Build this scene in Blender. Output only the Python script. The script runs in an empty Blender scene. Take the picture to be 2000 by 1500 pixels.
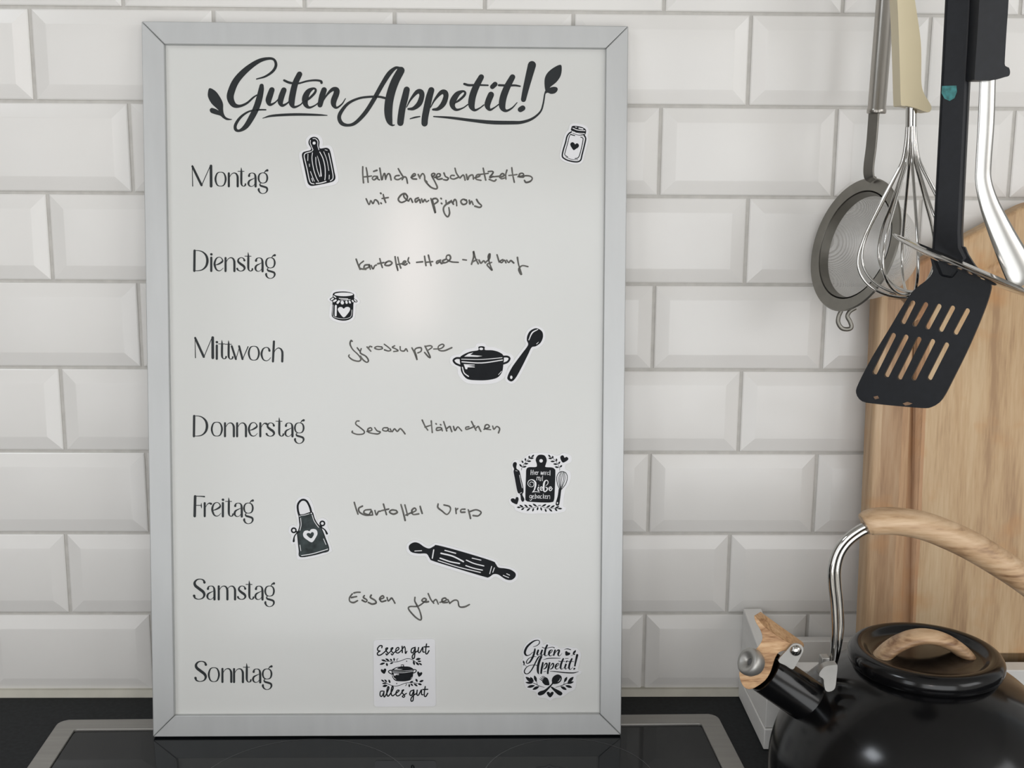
import bpy, bmesh, math, random
from mathutils import Vector, Matrix
from mathutils.geometry import tessellate_polygon
random.seed(7)
S = bpy.context.scene
COL = S.collection
rad = math.radians

# ------------------------------------------------------------------ camera
F, PITCH, YAW, ROLL = 2272.736, 0.182361, -0.019136, 0.006858
CAM = Vector((0.38784, -1.02881, 0.48873))
def rotm():
    cx, sx = math.cos(PITCH), math.sin(PITCH)
    cy, sy = math.cos(YAW), math.sin(YAW)
    cz, sz = math.cos(ROLL), math.sin(ROLL)
    Rx = Matrix(((1, 0, 0), (0, cx, -sx), (0, sx, cx)))
    Ry = Matrix(((cy, 0, sy), (0, 1, 0), (-sy, 0, cy)))
    Rz = Matrix(((cz, -sz, 0), (sz, cz, 0), (0, 0, 1)))
    return Rz @ Rx @ Ry @ Matrix(((1, 0, 0), (0, 0, -1), (0, 1, 0)))
W2C = rotm()
C2W = W2C.transposed()
cd = bpy.data.cameras.new('camera')
cam = bpy.data.objects.new('camera', cd)
COL.objects.link(cam)
cam.matrix_world = Matrix.Translation(CAM) @ (C2W @ Matrix(((1, 0, 0), (0, -1, 0), (0, 0, -1)))).to_4x4()
cd.sensor_fit = 'HORIZONTAL'
cd.sensor_width = 36
cd.lens = F / 2000 * 36
cd.clip_start = 0.02
S.camera = cam

# ------------------------------------------------------------------ world, light, exposure
S.view_settings.view_transform = 'Standard'
S.view_settings.look = 'None'
S.view_settings.gamma = 1
S.view_settings.use_curve_mapping = False
S.view_settings.exposure = -0.20
world = bpy.data.worlds.new('daylight')
S.world = world
world.use_nodes = True
bg = world.node_tree.nodes['Background']
bg.inputs[0].default_value = (0.80, 0.90, 1.0, 1)
bg.inputs[1].default_value = 1.0
def area(name, loc, target, sx, sy, power, color):
    l = bpy.data.lights.new(name, 'AREA')
    l.shape = 'RECTANGLE'; l.size = sx; l.size_y = sy
    l.energy = power; l.color = color
    o = bpy.data.objects.new(name, l)
    COL.objects.link(o)
    o.location = loc
    o.rotation_euler = (Vector(target) - Vector(loc)).to_track_quat('-Z', 'Y').to_euler()
    return o
area('front_fill_light', (0.72, -3.17, 0.20), (0.60, 0, 0.20), 2.5, 2.0, 38, (1.0, 0.985, 0.96))  # added broad fill behind the camera, no window known there
area('left_window_daylight', (-0.86, -2.0, 0.40), (0.5, -1.5, 0.35), 0.7, 1.3, 7, (0.97, 0.985, 1.0))
area('side_window_daylight', (2.15, -1.55, 0.85), (0.5, -0.1, 0.2), 1.1, 0.8, 9, (1.0, 0.98, 0.96))
area('pink_reflection_glow', (0.135, -3.15, 0.91), (0.3, 0, 0.5), 0.14, 0.50, 2.6, (1.0, 0.80, 0.76))  # added glow that makes the pink reflection on the whiteboard, not a window
area('ceiling_lamp', (-0.66, -0.93, 1.32), (-0.5, -0.9, 0.0), 0.34, 0.34, 5.0, (0.88, 0.94, 1.0))

# ------------------------------------------------------------------ helpers: projection of picture measurements onto real planes
def ray(px, py):
    return C2W @ Vector(((px - 1000) / F, (py - 750) / F, 1.0))
def on_plane(px, py, o, n):
    d = ray(px, py)
    return CAM + d * ((o - CAM).dot(n) / d.dot(n))
def at_y(px, py, y):
    d = ray(px, py)
    return CAM + d * ((y - CAM.y) / d.y)
def at_z(px, py, z):
    d = ray(px, py)
    return CAM + d * ((z - CAM.z) / d.z)

# ------------------------------------------------------------------ helpers: materials
def mat(name, c, rough=0.5, metal=0.0, var=0.06, scale=30, bump=0.0, coat=0.0, spec=0.5, stretch=(1, 1, 1)):
    m = bpy.data.materials.new(name); m.use_nodes = True
    nt = m.node_tree; b = nt.nodes['Principled BSDF']
    tc = nt.nodes.new('ShaderNodeTexCoord')
    mp = nt.nodes.new('ShaderNodeMapping'); mp.inputs['Scale'].default_value = stretch
    nt.links.new(tc.outputs['Object'], mp.inputs[0])
    n = nt.nodes.new('ShaderNodeTexNoise'); n.inputs['Scale'].default_value = scale
    n.inputs['Detail'].default_value = 4
    nt.links.new(mp.outputs[0], n.inputs['Vector'])
    r = nt.nodes.new('ShaderNodeValToRGB')
    r.color_ramp.elements[0].position = 0.3; r.color_ramp.elements[1].position = 0.7
    r.color_ramp.elements[0].color = [x * (1 - var) for x in c] + [1]
    r.color_ramp.elements[1].color = [min(1, x * (1 + var)) for x in c] + [1]
    nt.links.new(n.outputs[0], r.inputs[0])
    nt.links.new(r.outputs[0], b.inputs['Base Color'])
    b.inputs['Roughness'].default_value = rough
    b.inputs['Metallic'].default_value = metal
    b.inputs['Coat Weight'].default_value = coat
    b.inputs['Coat Roughness'].default_value = 0.05
    b.inputs['Specular IOR Level'].default_value = spec
    if bump:
        bp_ = nt.nodes.new('ShaderNodeBump'); bp_.inputs['Strength'].default_value = bump
        bp_.inputs['Distance'].default_value = 0.0005
        nt.links.new(n.outputs[0], bp_.inputs['Height'])
        nt.links.new(bp_.outputs[0], b.inputs['Normal'])
    return m
def wood(name, c0, c1, c2, scale=40, stretch=(1, 1, 0.12), rot=(0, 0, 0), distort=2.0, rough=0.5, bands=None, blotch=0.0):
    m = bpy.data.materials.new(name); m.use_nodes = True
    nt = m.node_tree; L = nt.links.new; b = nt.nodes['Principled BSDF']
    tc = nt.nodes.new('ShaderNodeTexCoord')
    mp = nt.nodes.new('ShaderNodeMapping')
    mp.inputs['Scale'].default_value = stretch; mp.inputs['Rotation'].default_value = rot
    L(tc.outputs['Object'], mp.inputs[0])
    n = nt.nodes.new('ShaderNodeTexNoise'); n.inputs['Scale'].default_value = scale
    n.inputs['Detail'].default_value = 6; n.inputs['Distortion'].default_value = distort
    L(mp.outputs[0], n.inputs['Vector'])
    n2 = nt.nodes.new('ShaderNodeTexNoise'); n2.inputs['Scale'].default_value = scale * 7
    n2.inputs['Detail'].default_value = 3
    L(mp.outputs[0], n2.inputs['Vector'])
    ad = nt.nodes.new('ShaderNodeMix'); ad.inputs[0].default_value = 0.3
    L(n.outputs[0], ad.inputs[2]); L(n2.outputs[0], ad.inputs[3])
    r = nt.nodes.new('ShaderNodeValToRGB')
    e = r.color_ramp.elements
    e[0].position = 0.36; e[0].color = (*c0, 1)
    e[1].position = 0.66; e[1].color = (*c2, 1)
    k = e.new(0.5); k.color = (*c1, 1)
    L(ad.outputs[0], r.inputs[0])
    out = r.outputs[0]
    if bands:
        sx = nt.nodes.new('ShaderNodeSeparateXYZ'); L(tc.outputs['Object'], sx.inputs[0])
        wob = nt.nodes.new('ShaderNodeMath'); wob.operation = 'MULTIPLY_ADD'
        wob.inputs[1].default_value = 0.006; L(n.outputs[0], wob.inputs[0]); L(sx.outputs[0], wob.inputs[2])
        mr = nt.nodes.new('ShaderNodeMapRange')
        mr.inputs[1].default_value = bands[0]; mr.inputs[2].default_value = bands[1]
        L(wob.outputs[0], mr.inputs[0])
        rr = nt.nodes.new('ShaderNodeValToRGB'); rr.color_ramp.interpolation = 'CONSTANT'
        el = rr.color_ramp.elements
        el[0].position = 0; el[0].color = (*bands[2][0][1], 1)
        el[1].position = bands[2][1][0]; el[1].color = (*bands[2][1][1], 1)
        for p_, c_ in bands[2][2:]:
            x = el.new(p_); x.color = (*c_, 1)
        L(mr.outputs[0], rr.inputs[0])
        mx = nt.nodes.new('ShaderNodeMix'); mx.data_type = 'RGBA'; mx.blend_type = 'MULTIPLY'; mx.inputs[0].default_value = 1
        L(out, mx.inputs[6]); L(rr.outputs[0], mx.inputs[7]); out = mx.outputs[2]
    if blotch:
        nb = nt.nodes.new('ShaderNodeTexNoise'); nb.inputs['Scale'].default_value = 26; nb.inputs['Detail'].default_value = 3
        L(tc.outputs['Object'], nb.inputs['Vector'])
        rb = nt.nodes.new('ShaderNodeMapRange'); rb.inputs[1].default_value = 0.56; rb.inputs[2].default_value = 0.74
        rb.inputs[4].default_value = blotch
        L(nb.outputs[0], rb.inputs[0])
        mb = nt.nodes.new('ShaderNodeMix'); mb.data_type = 'RGBA'
        L(rb.outputs[0], mb.inputs[0]); L(out, mb.inputs[6]); mb.inputs[7].default_value = (0.55, 0.27, 0.10, 1); out = mb.outputs[2]
    L(out, b.inputs['Base Color'])
    b.inputs['Roughness'].default_value = rough
    bp_ = nt.nodes.new('ShaderNodeBump'); bp_.inputs['Strength'].default_value = 0.15; bp_.inputs['Distance'].default_value = 0.0005
    L(n2.outputs[0], bp_.inputs['Height']); L(bp_.outputs[0], b.inputs['Normal'])
    return m
M = {}
M['tile'] = mat('white_glazed_tile', (0.77, 0.755, 0.73), 0.26, var=0.02, scale=9, bump=0.0, spec=0.45)
M['grout'] = mat('grey_grout', (0.54, 0.525, 0.495), 0.9, var=0.07, scale=120, bump=0.3)
M['silicone'] = mat('yellowed_silicone', (0.52, 0.50, 0.43), 0.5, var=0.08, scale=40)
M['worktop'] = mat('dark_slate_worktop', (0.013, 0.0148, 0.0168), 0.6, var=0.3, scale=260, bump=0.1, spec=0.22)
M['steel_frame'] = mat('brushed_hob_steel', (0.36, 0.35, 0.33), 0.42, metal=0.75, var=0.06, scale=60, stretch=(0.2, 4, 1))
M['hobglass'] = mat('black_hob_glass', (0.006, 0.0075, 0.009), 0.05, var=0.1, scale=60, spec=0.3)
M['zone'] = mat('hob_zone_marking', (0.07, 0.072, 0.075), 0.4, var=0.05)
M['alu'] = mat('matt_aluminium', (0.50, 0.51, 0.51), 0.45, metal=0.35, var=0.03, scale=80, stretch=(1, 1, 0.1))
M['groove'] = mat('mitre_gap', (0.12, 0.12, 0.12), 0.8)
M['white'] = mat('whiteboard_enamel', (0.685, 0.69, 0.67), 0.14, var=0.008, scale=6, spec=0.4)
M['vinyl'] = mat('charcoal_vinyl', (0.016, 0.020, 0.022), 0.4, var=0.1, scale=40, spec=0.25)
M['marker'] = mat('grey_marker_ink', (0.085, 0.082, 0.072), 0.5, var=0.45, scale=170)
M['magwhite'] = mat('white_magnet_face', (0.76, 0.76, 0.78), 0.28, var=0.01, scale=30)
M['magblack'] = mat('black_magnet_print', (0.0105, 0.012, 0.0145), 0.5, var=0.2, scale=90, spec=0.10)
M['maggrey'] = mat('slate_magnet_print', (0.046, 0.058, 0.060), 0.5, var=0.45, scale=130, spec=0.12)
M['kettle'] = mat('black_enamel', (0.0035, 0.0035, 0.004), 0.17, var=0.15, scale=50, spec=0.4)
M['chrome'] = mat('polished_steel', (0.54, 0.53, 0.51), 0.09, metal=1.0, var=0.04, scale=50)
M['steel'] = mat('brushed_steel', (0.40, 0.38, 0.35), 0.30, metal=1.0, var=0.06, scale=70, stretch=(4, 4, 0.3))
M['steel_dull'] = mat('dull_steel', (0.42, 0.41, 0.39), 0.45, metal=0.8, var=0.08, scale=60)
M['steel_dark'] = mat('dark_satin_steel', (0.25, 0.24, 0.215), 0.38, metal=0.85, var=0.08, scale=60)
M['satin'] = mat('satin_steel', (0.43, 0.425, 0.41), 0.2, metal=1.0, var=0.06, scale=40)
M['nylon'] = mat('black_nylon', (0.0065, 0.0078, 0.011), 0.45, var=0.2, scale=200, bump=0.05, spec=0.35)
M['cream'] = mat('cream_plastic', (0.69, 0.60, 0.40), 0.4, var=0.03, scale=20)
M['teal'] = mat('teal_paint', (0.035, 0.20, 0.20), 0.4, var=0.4, scale=300)
M['chip'] = mat('worn_nylon', (0.25, 0.15, 0.09), 0.7, var=0.3, scale=300)
M['traywhite'] = mat('white_washed_wood', (0.78, 0.765, 0.74), 0.55, var=0.05, scale=40, bump=0.15, stretch=(1, 0.25, 1))
M['floor'] = mat('light_floor', (0.68, 0.65, 0.60), 0.6)
M['paint'] = mat('white_wall_paint', (0.72, 0.70, 0.67), 0.9, var=0.01)
M['blocker'] = mat('dark_light_blocker', (0.22, 0.20, 0.18), 0.5, var=0.05)  # dark tone of the light-blocking left wall, no real cabinets
M['ceil'] = mat('ceiling_paint', (0.5, 0.49, 0.47), 0.9, var=0.01)
M['olive'] = wood('olive_wood_handle', (0.22, 0.115, 0.055), (0.54, 0.355, 0.205), (0.70, 0.51, 0.33), scale=38, stretch=(0.30, 0.7, 2.0), rot=(0, rad(4), 0), distort=1.1, rough=0.45)
M['olive2'] = wood('olive_wood_whistle', (0.28, 0.135, 0.055), (0.55, 0.33, 0.17), (0.70, 0.48, 0.28), scale=60, stretch=(0.4, 1, 1.9), rot=(0, rad(40), 0), distort=1.6, rough=0.45)

# ------------------------------------------------------------------ helpers: objects
ROOTLOC = {}
def props(o, label=None, cat=None, group=None, kind=None):
    if label: o['label'] = label
    if cat: o['category'] = cat
    if group: o['group'] = group
    if kind: o['kind'] = kind
    return o
def thing(name, loc, label, cat, group=None):
    o = bpy.data.objects.new(name, None)
    o.empty_display_size = 0.02
    COL.objects.link(o); o.location = loc
    ROOTLOC[o.name] = Vector(loc)
    return props(o, label, cat, group)
class MB:
    def __init__(s): s.v = []; s.f = []; s.m = []
    def add(s, vs, fs, mi=0):
        b = len(s.v); s.v += [tuple(x) for x in vs]
        for f in fs: s.f.append([b + i for i in f]); s.m.append(mi)
        return s
    def build(s, name, mats, parent=None, smooth=35, bevel=0, bseg=2, label=None, recalc=True, sub=0):
        if not isinstance(mats, (list, tuple)): mats = [mats]
        off = ROOTLOC.get(parent.name, Vector()) if parent else Vector()
        me = bpy.data.meshes.new(name)
        me.from_pydata([(x[0] - off.x, x[1] - off.y, x[2] - off.z) for x in s.v], [], s.f)
        for m in mats: me.materials.append(m)
        for p, mi in zip(me.polygons, s.m): p.material_index = mi
        if recalc:
            bm = bmesh.new(); bm.from_mesh(me)
            bmesh.ops.recalc_face_normals(bm, faces=bm.faces)
            bm.to_mesh(me); bm.free()
        if smooth:
            me.shade_smooth()
            me.set_sharp_from_angle(angle=rad(smooth))
        o = bpy.data.objects.new(name, me); COL.objects.link(o)
        if parent:
            o.parent = parent; ROOTLOC[o.name] = off
        if bevel:
            md = o.modifiers.new('bevel', 'BEVEL'); md.width = bevel; md.segments = bseg
            md.limit_method = 'ANGLE'; md.angle_limit = rad(40)
        if sub:
            md = o.modifiers.new('sub', 'SUBSURF'); md.levels = sub; md.render_levels = sub
        if label: o['label'] = label
        return o
def box(mb, x0, x1, y0, y1, z0, z1, mi=0):
    v = [(x, y, z) for x in (x0, x1) for y in (y0, y1) for z in (z0, z1)]
    mb.add(v, [(0, 1, 3, 2), (4, 6, 7, 5), (0, 4, 5, 1), (2, 3, 7, 6), (0, 2, 6, 4), (1, 5, 7, 3)], mi)
def catmull(P, k=6, closed=False):
    n = len(P); D = len(P[0])
    if n < 3 and not closed:
        return [tuple(P[0][d] + (P[1][d] - P[0][d]) * i / k for d in range(D)) for i in range(k + 1)]
    out = []
    rng = range(n if closed else n - 1)
    for i in rng:
        p1, p2 = P[i], P[(i + 1) % n]
        p0 = P[i - 1] if (closed or i > 0) else tuple(2 * p1[d] - p2[d] for d in range(D))
        p3 = P[(i + 2) % n] if (closed or i + 2 < n) else tuple(2 * p2[d] - p1[d] for d in range(D))
        for j in range(k):
            t = j / k; t2 = t * t; t3 = t2 * t
            out.append(tuple(0.5 * (2 * p1[d] + (p2[d] - p0[d]) * t + (2 * p0[d] - 5 * p1[d] + 4 * p2[d] - p3[d]) * t2 + (3 * p1[d] - p0[d] - 3 * p2[d] + p3[d]) * t3) for d in range(D)))
    if not closed: out.append(tuple(P[-1]))
    return out
def ribbon2d(P, k=5, closed=False, w=None):
    """variable-width pen stroke: returns 2-D verts and faces; P = (x, y, width)"""
    P = [p if len(p) > 2 else (p[0], p[1], w) for p in P]
    Q = catmull(P, k, closed)
    q = [Q[0]]
    for a in Q[1:]:
        if math.hypot(a[0] - q[-1][0], a[1] - q[-1][1]) > 1e-4: q.append(a)
    n = len(q); V = []; Fc = []
    if n < 2: return V, Fc
    for i in range(n):
        a = q[(i - 1) % n] if (closed or i) else q[i]
        b = q[(i + 1) % n] if (closed or i < n - 1) else q[i]
        dx, dy = b[0] - a[0], b[1] - a[1]; l = math.hypot(dx, dy) or 1
        h = max(q[i][2], 0.02) / 2
        V += [(q[i][0] - dy / l * h, q[i][1] + dx / l * h), (q[i][0] + dy / l * h, q[i][1] - dx / l * h)]
    for i in range(n if closed else n - 1):
        j = (i + 1) % n
        Fc.append((2 * i, 2 * j, 2 * j + 1, 2 * i + 1))
    if not closed:
        for end in (0, n - 1):
            o = q[end]; nb = q[1] if end == 0 else q[n - 2]
            ang = math.atan2(o[1] - nb[1], o[0] - nb[0]); h = max(o[2], 0.02) / 2
            b0 = len(V); V.append((o[0], o[1]))
            for s_ in range(7):
                t = ang - math.pi / 2 + math.pi * s_ / 6
                V.append((o[0] + math.cos(t) * h, o[1] + math.sin(t) * h))
            for s_ in range(6): Fc.append((b0, b0 + 1 + s_, b0 + 2 + s_))
    return V, Fc
def area2(P): return sum(P[i - 1][0] * P[i][1] - P[i][0] * P[i - 1][1] for i in range(len(P))) / 2
def fill2d(P, smooth=True, k=4, holes=()):
    Q = catmull([p[:2] for p in P], k, True) if smooth else [tuple(p) for p in P]
    loops = [Q] + [list(h) for h in holes]
    tri = tessellate_polygon([[Vector((x, y, 0)) for x, y in l] for l in loops])
    flat = [p for l in loops for p in l]
    return flat, [tuple(t) for t in tri]
def offset2d(P, d):
    s = 1 if area2(P) > 0 else -1
    out = []; n = len(P)
    for i in range(n):
        a, b = P[i - 1], P[(i + 1) % n]
        dx, dy = b[0] - a[0], b[1] - a[1]; l = math.hypot(dx, dy) or 1
        out.append((P[i][0] + s * dy / l * d, P[i][1] - s * dx / l * d))
    return out
def slab(mb, outline, holes, frame, thick, mi=0):
    """solid plate: outline and holes are 2-D in the frame (origin, ux, uy); thickness goes along +n = ux x uy"""
    o, ux, uy = frame; n = ux.cross(uy).normalized()
    loops = [list(outline)] + [list(h) for h in holes]
    tri = tessellate_polygon([[Vector((x, y, 0)) for x, y in l] for l in loops])
    flat = [p for l in loops for p in l]; N = len(flat)
    V = [o + ux * x + uy * y for x, y in flat] + [o + ux * x + uy * y + n * thick for x, y in flat]
    Fc = [tuple(t) for t in tri] + [tuple(N + i for i in reversed(t)) for t in tri]
    b = 0
    for l in loops:
        m_ = len(l)
        for i in range(m_):
            j = (i + 1) % m_
            Fc.append((b + i, b + j, N + b + j, N + b + i))
        b += m_
    mb.add(V, Fc, mi)
def frames(P):
    P = [Vector(p) for p in P]; T = []
    for i in range(len(P)):
        T.append((P[min(i + 1, len(P) - 1)] - P[max(i - 1, 0)]).normalized())
    return P, T
def tube(mb, P, r, n=12, up=(0, 1, 0), flat=1.0, cap=True, mi=0, closed=False):
    """sweep; r = radius or list; section axis a along side = T x up scaled r, b along up-ish scaled r*flat"""
    P = [Vector(p) for p in P]; N = len(P)
    R_ = r if isinstance(r, (list, tuple)) else [r] * N
    V = []; Fc = []
    upv = Vector(up).normalized()
    for i in range(N):
        if closed: t = (P[(i + 1) % N] - P[i - 1]).normalized()
        else: t = (P[min(i + 1, N - 1)] - P[max(i - 1, 0)]).normalized()
        a = t.cross(upv)
        if a.length < 1e-4: a = t.cross(Vector((1, 0, 0.01)))
        a.normalize(); b = a.cross(t).normalized()
        for k in range(n):
            g = 2 * math.pi * k / n
            V.append(P[i] + a * (math.cos(g) * R_[i]) + b * (math.sin(g) * R_[i] * flat))
    for i in range(N if closed else N - 1):
        j = (i + 1) % N
        for k in range(n):
            l = (k + 1) % n
            Fc.append((i * n + k, i * n + l, j * n + l, j * n + k))
    if cap and not closed:
        Fc.append(tuple(range(n))[::-1]); Fc.append(tuple((N - 1) * n + k for k in range(n)))
    mb.add(V, Fc, mi)
def lathe(mb, prof, frame, n=48, mi=0):
    """prof = [(r, h)] about axis frame = (origin, ux, uy, axis)"""
    o, ux, uy, ax = frame
    V = []; Fc = []; idx = []
    for r, h in prof:
        if r < 1e-6:
            idx.append([len(V)] * n); V.append(o + ax * h)
        else:
            b = len(V); idx.append(list(range(b, b + n)))
            for k in range(n):
                g = 2 * math.pi * k / n
                V.append(o + ux * (math.cos(g) * r) + uy * (math.sin(g) * r) + ax * h)
    for i in range(len(prof) - 1):
        for k in range(n):
            l = (k + 1) % n
            q = []
            for x in (idx[i][k], idx[i][l], idx[i + 1][l], idx[i + 1][k]):
                if x not in q: q.append(x)
            if len(q) > 2: Fc.append(tuple(q))
    mb.add(V, Fc, mi)
def strap(mb, P, W, t, side):
    P = [Vector(p) for p in P]; N = len(P); V = []; Fc = []; sv = Vector(side).normalized()
    for i in range(N):
        T = (P[min(i + 1, N - 1)] - P[max(i - 1, 0)]).normalized()
        a = (sv - T * sv.dot(T)).normalized(); b = T.cross(a)
        w = W[i] if isinstance(W, (list, tuple)) else W
        for x, y in ((-1, -1), (1, -1), (1, 1), (-1, 1)): V.append(P[i] + a * (x * w / 2) + b * (y * t / 2))
    for i in range(N - 1):
        for k in range(4):
            l = (k + 1) % 4; Fc.append((4 * i + k, 4 * i + l, 4 * i + 4 + l, 4 * i + 4 + k))
    Fc += [(3, 2, 1, 0), tuple(4 * (N - 1) + k for k in range(4))]
    mb.add(V, Fc)
ZF = (Vector((0, 0, 0)), Vector((1, 0, 0)), Vector((0, 1, 0)), Vector((0, 0, 1)))
def axframe(o, axis, hint=(0, 0, 1)):
    a = Vector(axis).normalized(); u = a.cross(Vector(hint))
    if u.length < 1e-3: u = a.cross(Vector((0, 1, 0)))
    u.normalize(); v = a.cross(u).normalized()
    return (Vector(o), u, v, a)

# ================================================================== SETTING
def structure(mb, name, m, **k):
    o = mb.build(name, m, **k); o['kind'] = 'structure'; return o
# tiled back wall: bevelled tiles over a grout bed, courses and joints as measured
ZJ = [0.0045, 0.0804, 0.1583, 0.2353, 0.3121, 0.3892, 0.4662, 0.5435, 0.6209, 0.6982, 0.7754, 0.8526]
KNOWN = {1: {0: .0730 - .0765, 3: .5336, 4: .6875}, 2: {0: -.001, 1: .151, 2: .304, 3: .457, 4: .6106}}
def joints(row):
    """row 0 = lowest course; returns x positions of the vertical joints"""
    tab = {0: (0.5, {0: .0730, 3: .5336, 4: .6875}), 1: (0, {0: -.001, 4: .6106}), 2: (0.5, {0: .0762, 3: .534, 4: .6876}),
           3: (0, {0: .0039, 4: .6148}), 4: (0.5, {0: .077, 3: .5337, 4: .6869}), 5: (0, {0: .0026, 4: .6141}),
           6: (0.5, {0: .077, 3: .535, 4: .6883, 5: .8439}), 7: (0, {0: -.0025, 1: .1522, 2: .3055, 3: .4577, 4: .61, 5: .7647}),
           8: (0.5, {0: .0766, 3: .535, 4: .6882})}
    off, kn = tab.get(row, ((row + 1) % 2 * 0.5, {}))
    P = 0.153; out = []
    ks = sorted(kn)
    for i in range(-5, 12):
        base = (i + off) * P
        if not ks: out.append(base); continue
        if i in kn: out.append(kn[i]); continue
        lo = [k for k in ks if k < i]; hi = [k for k in ks if k > i]
        if lo and hi:
            a, b = lo[-1], hi[0]; out.append(kn[a] + (kn[b] - kn[a]) * (i - a) / (b - a))
        else:
            k = lo[-1] if lo else hi[0]; out.append(kn[k] + (i - k) * P)
    return out
GY, EY, PY = 0.0038, 0.0021, -0.0010      # grout face, tile edge, tile face
mb = MB()
box(mb, -0.80, 1.72, GY, 0.10, -0.04, 1.38, 1)
for r in range(len(ZJ) - 1):
    js = joints(r)
    for i in range(len(js) - 1):
        g = 0.0016; x0, x1 = js[i] + g, js[i + 1] - g; z0, z1 = ZJ[r] + g * .9, ZJ[r + 1] - g * .9
        if r == 0: z0 = 0.0050
        bw = 0.0125
        lv = [(0, GY + .001), (0, EY + .0006), (0.0010, EY), (bw - .0006, PY + .0002), (bw + .0006, PY)]
        V = []; Fc = []
        for k, (d, y) in enumerate(lv):
            V += [(x0 + d, y, z0 + d), (x1 - d, y, z0 + d), (x1 - d, y, z1 - d), (x0 + d, y, z1 - d)]
        for k in range(len(lv) - 1):
            for q in range(4):
                a, b = k * 4 + q, k * 4 + (q + 1) % 4
                Fc.append((a, b, b + 4, a + 4))
        t = (len(lv) - 1) * 4; Fc.append((t, t + 1, t + 2, t + 3))
        mb.add(V, Fc, 0)
# silicone bead along the worktop
V = [(-0.8, GY, 0.0), (-0.8, PY - .0035, 0.0), (-0.8, PY - .0005, 0.0062), (-0.8, GY, 0.0066), (1.72, GY, 0.0), (1.72, PY - .0035, 0.0), (1.72, PY - .0005, 0.0062), (1.72, GY, 0.0066)]
mb.add(V, [(0, 4, 5, 1), (1, 5, 6, 2), (2, 6, 7, 3)], 2)
structure(mb, 'wall_back', [M['tile'], M['grout'], M['silicone']], smooth=12, recalc=False)
# the rest of the kitchen, seen only in reflections, plus the added left blocker and fill frame
mb = MB(); box(mb, -1.7, 2.3, -3.3, 0.1, -0.95, -0.9); structure(mb, 'floor', M['floor'])
mb = MB(); box(mb, -1.7, 2.3, -3.3, 0.1, 1.38, 1.43); structure(mb, 'ceiling', M['ceil'])
mb = MB(); box(mb, -0.98, -0.88, -3.3, -2.37, -0.9, 1.38); box(mb, -0.98, -0.88, -1.63, 0.1, -0.9, 1.38)
box(mb, -0.98, -0.88, -2.37, -1.63, -0.9, -0.27); box(mb, -0.98, -0.88, -2.37, -1.63, 1.07, 1.38); structure(mb, 'wall_left_blocker', M['blocker'])  # unseen left wall pulled in and darkened to shade the left tiles
mb = MB()
for a, b in ((-2.37, -2.31), (-1.69, -1.63)): box(mb, -0.96, -0.90, a, b, -.27, 1.07)
for a, b in ((-.27, -.21), (1.01, 1.07)): box(mb, -0.96, -0.90, -2.31, -1.69, a, b)
structure(mb, 'window_3', M['paint'])
mb = MB(); box(mb, 2.2, 2.3, -3.3, -2.15, -0.9, 1.38); box(mb, 2.2, 2.3, -0.95, 0.1, -0.9, 1.38)
box(mb, 2.2, 2.3, -2.15, -0.95, -0.9, 0.5); box(mb, 2.2, 2.3, -2.15, -0.95, 1.3, 1.38); structure(mb, 'wall_right', M['paint'])
mb = MB()
for a, b in ((-2.15, -2.09), (-1.58, -1.52), (-1.01, -.95)): box(mb, 2.22, 2.28, a, b, .5, 1.3)
for a, b in ((.5, .56), (1.24, 1.3)): box(mb, 2.22, 2.28, -2.09, -1.01, a, b)
structure(mb, 'window_2', M['paint'])
mb = MB()
for x0, x1, z0, z1 in ((-1.7, -.55, -.9, 1.38), (-.55, 2.0, 1.25, 1.38), (2.0, 2.3, -.9, 1.38)):
    box(mb, x0, x1, -3.3, -3.2, z0, z1)
structure(mb, 'wall_front', M['paint'])
mb = MB()
for a in (-.55, .28, 1.12, 1.94): box(mb, a, a + .06, -3.28, -3.22, -.9, 1.25)
for a, b in ((-.9, -.8), (1.19, 1.25)):
    for x in (-.49, .34, 1.18): box(mb, x, x + .76, -3.28, -3.22, a, b)
structure(mb, 'front_fill_frame', M['paint'])  # unseen frame added around the front fill light

# ------------------------------------------------------------------ worktop and hob
HX0, HX1, HY0, HY1 = 0.0045, 0.5955, -0.562, -0.0475
def rot_hob(x, y):          # the hob sits very slightly turned to the wall
    return (x + (y + .05) * -0.045, y + (x - .0) * 0.0155 - .006)
mb = MB()
box(mb, -0.80, 1.72, -0.62, 0.0034, -0.038, 0.0)
o = mb.build('worktop', M['worktop'], bevel=0.002)
props(o, 'dark slate-look kitchen worktop running along the foot of the tiled wall', 'worktop')
def rrect(x0, x1, y0, y1, r, n=5):
    out = []
    for cx, cy, a in ((x1 - r, y1 - r, 0), (x0 + r, y1 - r, 90), (x0 + r, y0 + r, 180), (x1 - r, y0 + r, 270)):
        for i in range(n + 1):
            t = rad(a + 90 * i / n); out.append((cx + r * math.cos(t), cy + r * math.sin(t)))
    return out
hob = thing('induction_hob', (0.30, -0.30, 0), 'black glass hob with a flat brushed steel border, built into the dark worktop', 'hob')
mb = MB()
outer = [rot_hob(*q) for q in rrect(HX0, HX1, HY0, HY1, 0.010)]
inner = [rot_hob(*q) for q in rrect(HX0 + .0185, HX1 - .0185, HY0 + .0185, HY1 - .0185, 0.003)]
slab(mb, outer, [inner], (Vector((0, 0, 0.0002)), Vector((1, 0, 0)), Vector((0, 1, 0))), 0.0022)
mb.build('steel_border', M['steel_frame'], hob, bevel=0.0006)
mb = MB(); slab(mb, inner, [], (Vector((0, 0, 0.0002)), Vector((1, 0, 0)), Vector((0, 1, 0))), 0.0006)
mb.build('glass_plate', M['hobglass'], hob)
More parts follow.
